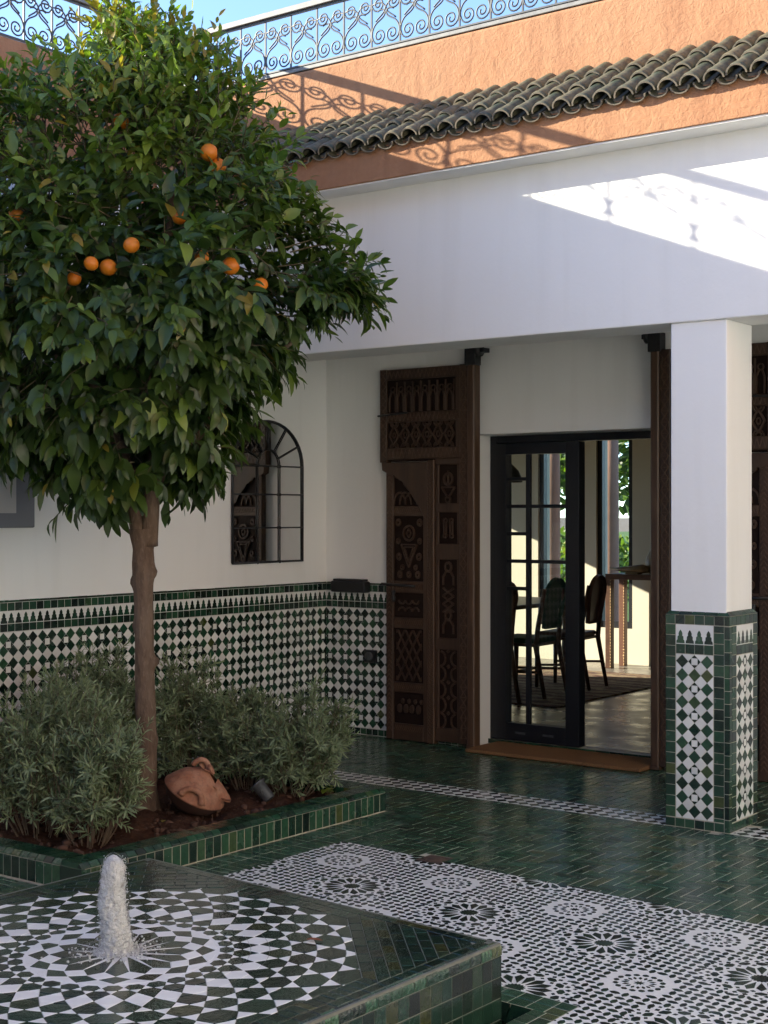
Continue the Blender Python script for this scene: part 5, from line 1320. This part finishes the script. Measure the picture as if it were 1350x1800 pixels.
for i in range(NT):
    p0, d_, l = TP[i], TD[i], TL[i]; sag = np.array([0, 0, -.25*l if z[i] < 3 else 0.])
    p1 = p0 + d_*l*.5; p2 = p0 + d_*l + sag*.5
    if i % 2 == 0: tw.tube([p0 - d_*.10, p1, p2], [.004, .003, .0015], 4, cap=False)
    nl = 8; a0 = rng.uniform(0, 6.28); per = np.cross(d_, [.3, .2, .9]); per /= np.linalg.norm(per); per2 = np.cross(d_, per)
    yt = young[i] + rng.normal(0, .06)
    for k in range(nl):
        t = .12 + .88*k/(nl-1); a = a0 + k*2.4; pp = p0 + d_*l*t + sag*.5*t*t; side = per*math.cos(a) + per2*math.sin(a)
        op = .95 - .55*t; drop = -.55 if z[i] < 2.7 else (-.25 if z[i] < 3.3 else .05)
        dd = d_*(1-op*.6) + side*op + np.array([0, 0, drop + rng.normal(0, .12)])
        up = np.array([0, 0, 1.]) + side*-.1 + d_*.3 + rng.normal(0, .30, 3) + outd[i]*.55
        big = rng.choice([.06, .09, .11, .135])*rng.uniform(.8, 1.12) * np.interp(z[i], [2.3, 2.9, 3.4], [1.05, .88, .70]) * (.75 if t > .85 else 1)
        LP.append(pp); LD.append(dd); LN.append(up); LL.append(big); LW_.append(big*rng.uniform(.40, .52)); LTn.append(min(1, max(0, .28 + rng.normal(0, .13) + yt*(.6+.5*t) + (.6 if rng.random() < .012 else 0))))
        LCurl.append(rng.uniform(-.05, .55)); LFold.append(rng.uniform(.15, .5))
LP, LD, LN = np.array(LP), np.array(LD), np.array(LN); LL, LW_, LTn, LCurl, LFold = map(np.array, (LL, LW_, LTn, LCurl, LFold))
mid = LP + unit(LD)*LL[:, None]*.5
view = unit(np.array([0, 0, CAM_H]) - OR_)
ok = np.ones(len(LP), bool)
for o_, v_ in zip(OR_, view):
    rel = mid - o_; al = rel @ v_; pd = np.linalg.norm(rel - al[:, None]*v_, axis=1); ok &= ~((np.linalg.norm(rel, axis=1) < .075) | ((al > 0) & (al < .35) & (pd < .062) & (rng.random(len(rel)) < .5)))
LP, LD, LN, LL, LW_, LTn, LCurl, LFold, mid = [a_[ok] for a_ in (LP, LD, LN, LL, LW_, LTn, LCurl, LFold, mid)]
LV = leaves(LP, LD, LN, LL, LW_, LCurl, LFold)
# the largest front leaves become single parts
C0 = np.array([0, 0, CAM_H]); dist = np.linalg.norm(mid - C0, axis=1); nrm = unit(np.cross(LV[:, 7]-LV[:, 1], LV[:, 8]-LV[:, 6])); face = np.abs(np.sum(nrm*unit(C0-mid), axis=1))
pxy = np.array([pix(m_) for m_ in mid]); cen = ccen(mid[:, 2]); vd = unit((C0[:2]-cen)); front = np.sum((mid[:, :2]-cen)*vd, axis=1) / np.maximum(np.interp(mid[:, 2], ZS, RS), .1)
score = LL*LW_*face/dist**2 * (front > .62) * (pxy[:, 0] > 5) * (pxy[:, 1] > 5)
top = np.argsort(-score)[:300]; rest = np.ones(len(LP), bool); rest[top] = False
for i in top: leaf_object('leaf', LV[i:i+1], LTn[i:i+1], M_LEAF, tree)
leaf_object('foliage', LV[rest], LTn[rest], M_LEAF, tree, 'stuff')
tag(tw.build('twigs', M_TWIG, tree), kind='stuff')
# fruit
M_ORG = mat('orange peel', (.56, .155, .008), .42, spec=.4, bump=[(190, .35, .002)], noise=(14, .45, 3, (.46, .20, .02)), local=True)
bmo = bmesh.new(); bmesh.ops.create_uvsphere(bmo, u_segments=24, v_segments=16, radius=.041)
for v in bmo.verts: v.co.z *= .94
om = MB().bm(bmo, True).mesh('orange'); om.materials.append(M_ORG)
for k, p in enumerate(ORG):
    o = link('orange', om, tree, p); s = random.uniform(.80, 1.06); o.scale = (s, s, s); o.rotation_euler = (random.uniform(-.5, .5), random.uniform(-.5, .5), random.uniform(0, 6))

# ------------------------------------------------------------------ grey-leaved shrubs in the bed
def shrub(x, y, r, h, label, n_st=70, seed=1, lean=(0, 0), tall=1.):
    rs = np.random.default_rng(seed); t = wempty('shrub', (x, y, .085)); tag(t, label, 'shrub', 'grey green shrubs in the planter')
    sm = MB(); P_, D_, N_, L_, W_, T_ = [], [], [], [], [], []
    for k in range(n_st):
        a = rs.uniform(0, 6.283); q = math.sqrt(rs.random()); bx, by = x + .09*q*math.cos(a), y + .09*q*math.sin(a)
        hh = h*(1 - .35*q*q)*rs.uniform(.72, 1.08); ex, ey_ = x + lean[0]*hh + r*q*1.0*math.cos(a), y + lean[1]*hh + r*q*1.0*math.sin(a)
        b0 = np.array([bx, by, .07]); b2 = np.array([ex, ey_, .085 + hh]); b1 = (b0+b2)/2 + np.array([.25*(ex-bx), .25*(ey_-by), -.05*hh]) + rs.normal(0, .012, 3)
        curve = lambda s_: b0*(1-s_)**2 + 2*b1*s_*(1-s_) + b2*s_*s_
        if k % 2 == 0: sm.tube([curve(s_) for s_ in (0, .25, .5, .75, 1)], [.0035, .003, .0026, .002, .001], 4, cap=False)
        tips = [(b2, b2 - curve(.85), .10)]
        for m_ in range(7):
            s_ = rs.uniform(.25, .97); p = curve(s_); d0 = unit((curve(min(1, s_+.03)) - curve(s_-.03)) + rs.normal(0, 1, 3)*.02)
            dd = unit(unit(d0)*.75 + rs.normal(0, .42, 3) + np.array([math.cos(a)*.3, math.sin(a)*.3, .28])); ln = rs.uniform(.06, .14)
            sm.tube([p, p + dd*ln], [.0018, .001], 3, cap=False); tips.append((p + dd*ln, dd, ln))
        for tp, dd, ln in tips:
            dd = unit(np.asarray(dd)); per = np.cross(dd, [.2, .5, .8]); per = unit(per); per2 = np.cross(dd, per)
            nl = 16
            for m_ in range(nl):
                u_ = m_/nl; an = m_*2.4 + rs.uniform(-.3, .3); pp = tp - dd*ln*(1-u_)*.95; side = per*math.cos(an) + per2*math.sin(an); op = 1.1 - .75*u_
                P_.append(pp); D_.append(dd*(.25+.9*u_) + side*op + np.array([0, 0, -.12 + .1*u_]) + rs.normal(0, .1, 3)); N_.append(dd + side*-.6 + np.array([0, 0, .5])); l = rs.uniform(.032, .060)*(1 if u_ < .8 else .7)
                L_.append(l); W_.append(l*rs.uniform(.14, .21)); T_.append(min(1, max(0, rs.normal(.42 + .25*u_, .16))))
    P_, D_, N_ = map(np.array, (P_, D_, N_)); Vv = leaves(P_, D_, N_, np.array(L_), np.array(W_), rs.uniform(-.1, .35, len(L_)), rs.uniform(.1, .4, len(L_)))
    leaf_object('foliage', Vv, np.array(T_), M_SHRUB, t, 'stuff'); sm.build('stems', mat('shrub stem', (.12, .085, .055), .85), t)
shrub(-5.13, 4.56, .25, .64, 'bushy grey green shrub at the front corner of the planter', 60, 1, (.02, .0))
shrub(-5.42, 4.50, .28, .68, 'wide grey green shrub cut by the left edge of the photo, front row', 60, 2)
shrub(-5.52, 4.72, .28, .75, 'tall grey green shrub left of the trunk behind the corner shrub', 60, 3)
shrub(-6.18, 5.55, .30, .76, 'grey green shrub behind the trunk against the tiled wall', 70, 4)
shrub(-5.80, 5.92, .26, .70, 'grey green shrub just right of the trunk behind the clay pot', 70, 5)
shrub(-5.42, 5.98, .24, .55, 'low grey green shrub behind the garden spotlight', 60, 6)
shrub(-5.12, 6.00, .27, .55, 'grey green shrub spilling over the right end of the planter', 64, 7, (.12, .1))
# a few broad weeds
def weed(x, y, s, label, seed):
    rs = np.random.default_rng(seed); t = wempty('weed', (x, y, .085)); tag(t, label, 'weed'); k = 9
    P_ = np.tile([[x, y, .09]], (k, 1)) + rs.normal(0, .012, (k, 3)); P_[:, 2] = .095 + rs.random(k)*s*.9; an = rs.uniform(0, 6.28, k)
    Dd = np.column_stack([np.cos(an), np.sin(an), rs.uniform(.1, .6, k)]); Vv = leaves(P_, Dd, np.tile([[0, 0, 1.]], (k, 1)), np.full(k, s), np.full(k, s*.75), rs.uniform(.2, .5, k), rs.uniform(.1, .3, k))
    leaf_object('leaves', Vv, rs.uniform(.72, .88, k), M_LEAF, t, 'stuff'); sm = MB()
    for p in P_: sm.tube([(x, y, .07), tuple(p)], .0016, 4)
    sm.build('stalks', M_TWIG, t)
weed(-5.40, 5.50, .045, 'bright green weed between the trunk and the clay pot', 3); weed(-4.92, 6.06, .05, 'bright green weed at the right end of the planter', 5)
# fallen leaf on the mosaic and on the soil
for (p, an, lab) in (((-3.02, 3.60, FZ + .008), .6, 'brown fallen leaf lying on the wet fountain mosaic'), ((-5.12, 5.02, .098), 2.2, 'yellow fallen leaf on the soil in front of the trunk')):
    Vv = leaves(np.array([p]), np.array([[math.cos(an), math.sin(an), .05]]), np.array([[0, 0, 1.]]), np.array([.055]), np.array([.026]), np.array([.1]), np.array([.2]))
    me = fast_mesh('fallen_leaf', Vv.reshape(-1, 3), LF, True); ftint(me, [1.]*8)
    o = link('fallen_leaf', me, None, None, [M_LEAF if 'yellow' in lab else mat('dry leaf', (.20, .055, .02), .6)]); tag(o, lab, 'leaf')

# ------------------------------------------------------------------ garden trees beyond the dining room windows
def garden_tree(x, y, h, r, label, seed):
    rs = np.random.default_rng(seed); t = wempty('garden_tree', (x, y, 0)); tag(t, label, 'tree', 'garden trees beyond the house')
    MB().tube([(x, y, -.05), (x+.15, y, h*.3), (x-.1, y+.1, h*.6), (x+.1, y, h*.85)], [.16, .13, .09, .03], 10).build('trunk', mat('pale bark', (.30, .26, .20), .9), t)
    n = 2600; ph_ = rs.uniform(0, 6.283, n); ct = rs.uniform(-1, 1, n); q = rs.uniform(.55, 1, n)*(1 + .2*np.sin(ph_*3)*np.cos(ct*5)); s_ = np.sqrt(1-ct*ct)
    P_ = np.column_stack([x + r*q*s_*np.cos(ph_), y + r*q*s_*np.sin(ph_), h*.66 + r*.9*q*ct]); Dd = rs.normal(0, 1, (n, 3))
    Vv = leaves(P_, Dd, rs.normal(0, 1, (n, 3)), rs.uniform(.2, .34, n), rs.uniform(.1, .16, n), rs.uniform(0, .3, n), rs.uniform(0, .3, n))
    leaf_object('crown', Vv, np.clip(rs.normal(.5, .2, n), 0, 1), M_LEAF, t, 'stuff')
garden_tree(-14.5, 27.0, 5.5, 2.3, 'leafy garden tree seen through the right far window', 1)
garden_tree(-18.2, 29.0, 6.0, 2.6, 'leafy garden tree seen through the left far window', 2)
garden_tree(-16.4, 33.0, 6.5, 2.8, 'tall garden tree standing between and behind the two nearer ones', 3)

def garden_bush(x, y, r, h, label, seed):
    rs = np.random.default_rng(seed); t = wempty('garden_bush', (x, y, 0)); tag(t, label, 'bush', 'garden bushes beyond the house'); n = 1100
    P_ = np.column_stack([x + rs.normal(0, r*.5, n), y + rs.normal(0, r*.5, n), h*rs.random(n)**.7]); Vv = leaves(P_, rs.normal(0, 1, (n, 3)) + [0, 0, .6], rs.normal(0, 1, (n, 3)), rs.uniform(.12, .22, n), rs.uniform(.06, .10, n), rs.uniform(0, .3, n), rs.uniform(0, .3, n))
    leaf_object('foliage', Vv, np.clip(rs.normal(.7, .18, n), 0, 1), M_LEAF, t, 'stuff')
    MB().tube([(x, y, -.05), (x, y, h*.8)], [.03, .01], 6).build('stem', M_TWIG, t)
garden_bush(-13.2, 24.5, .8, 1.1, 'bright bush on the lawn through the right far window', 11); garden_bush(-15.4, 25.5, .9, 1.2, 'bright bush on the lawn through the left far window', 12)
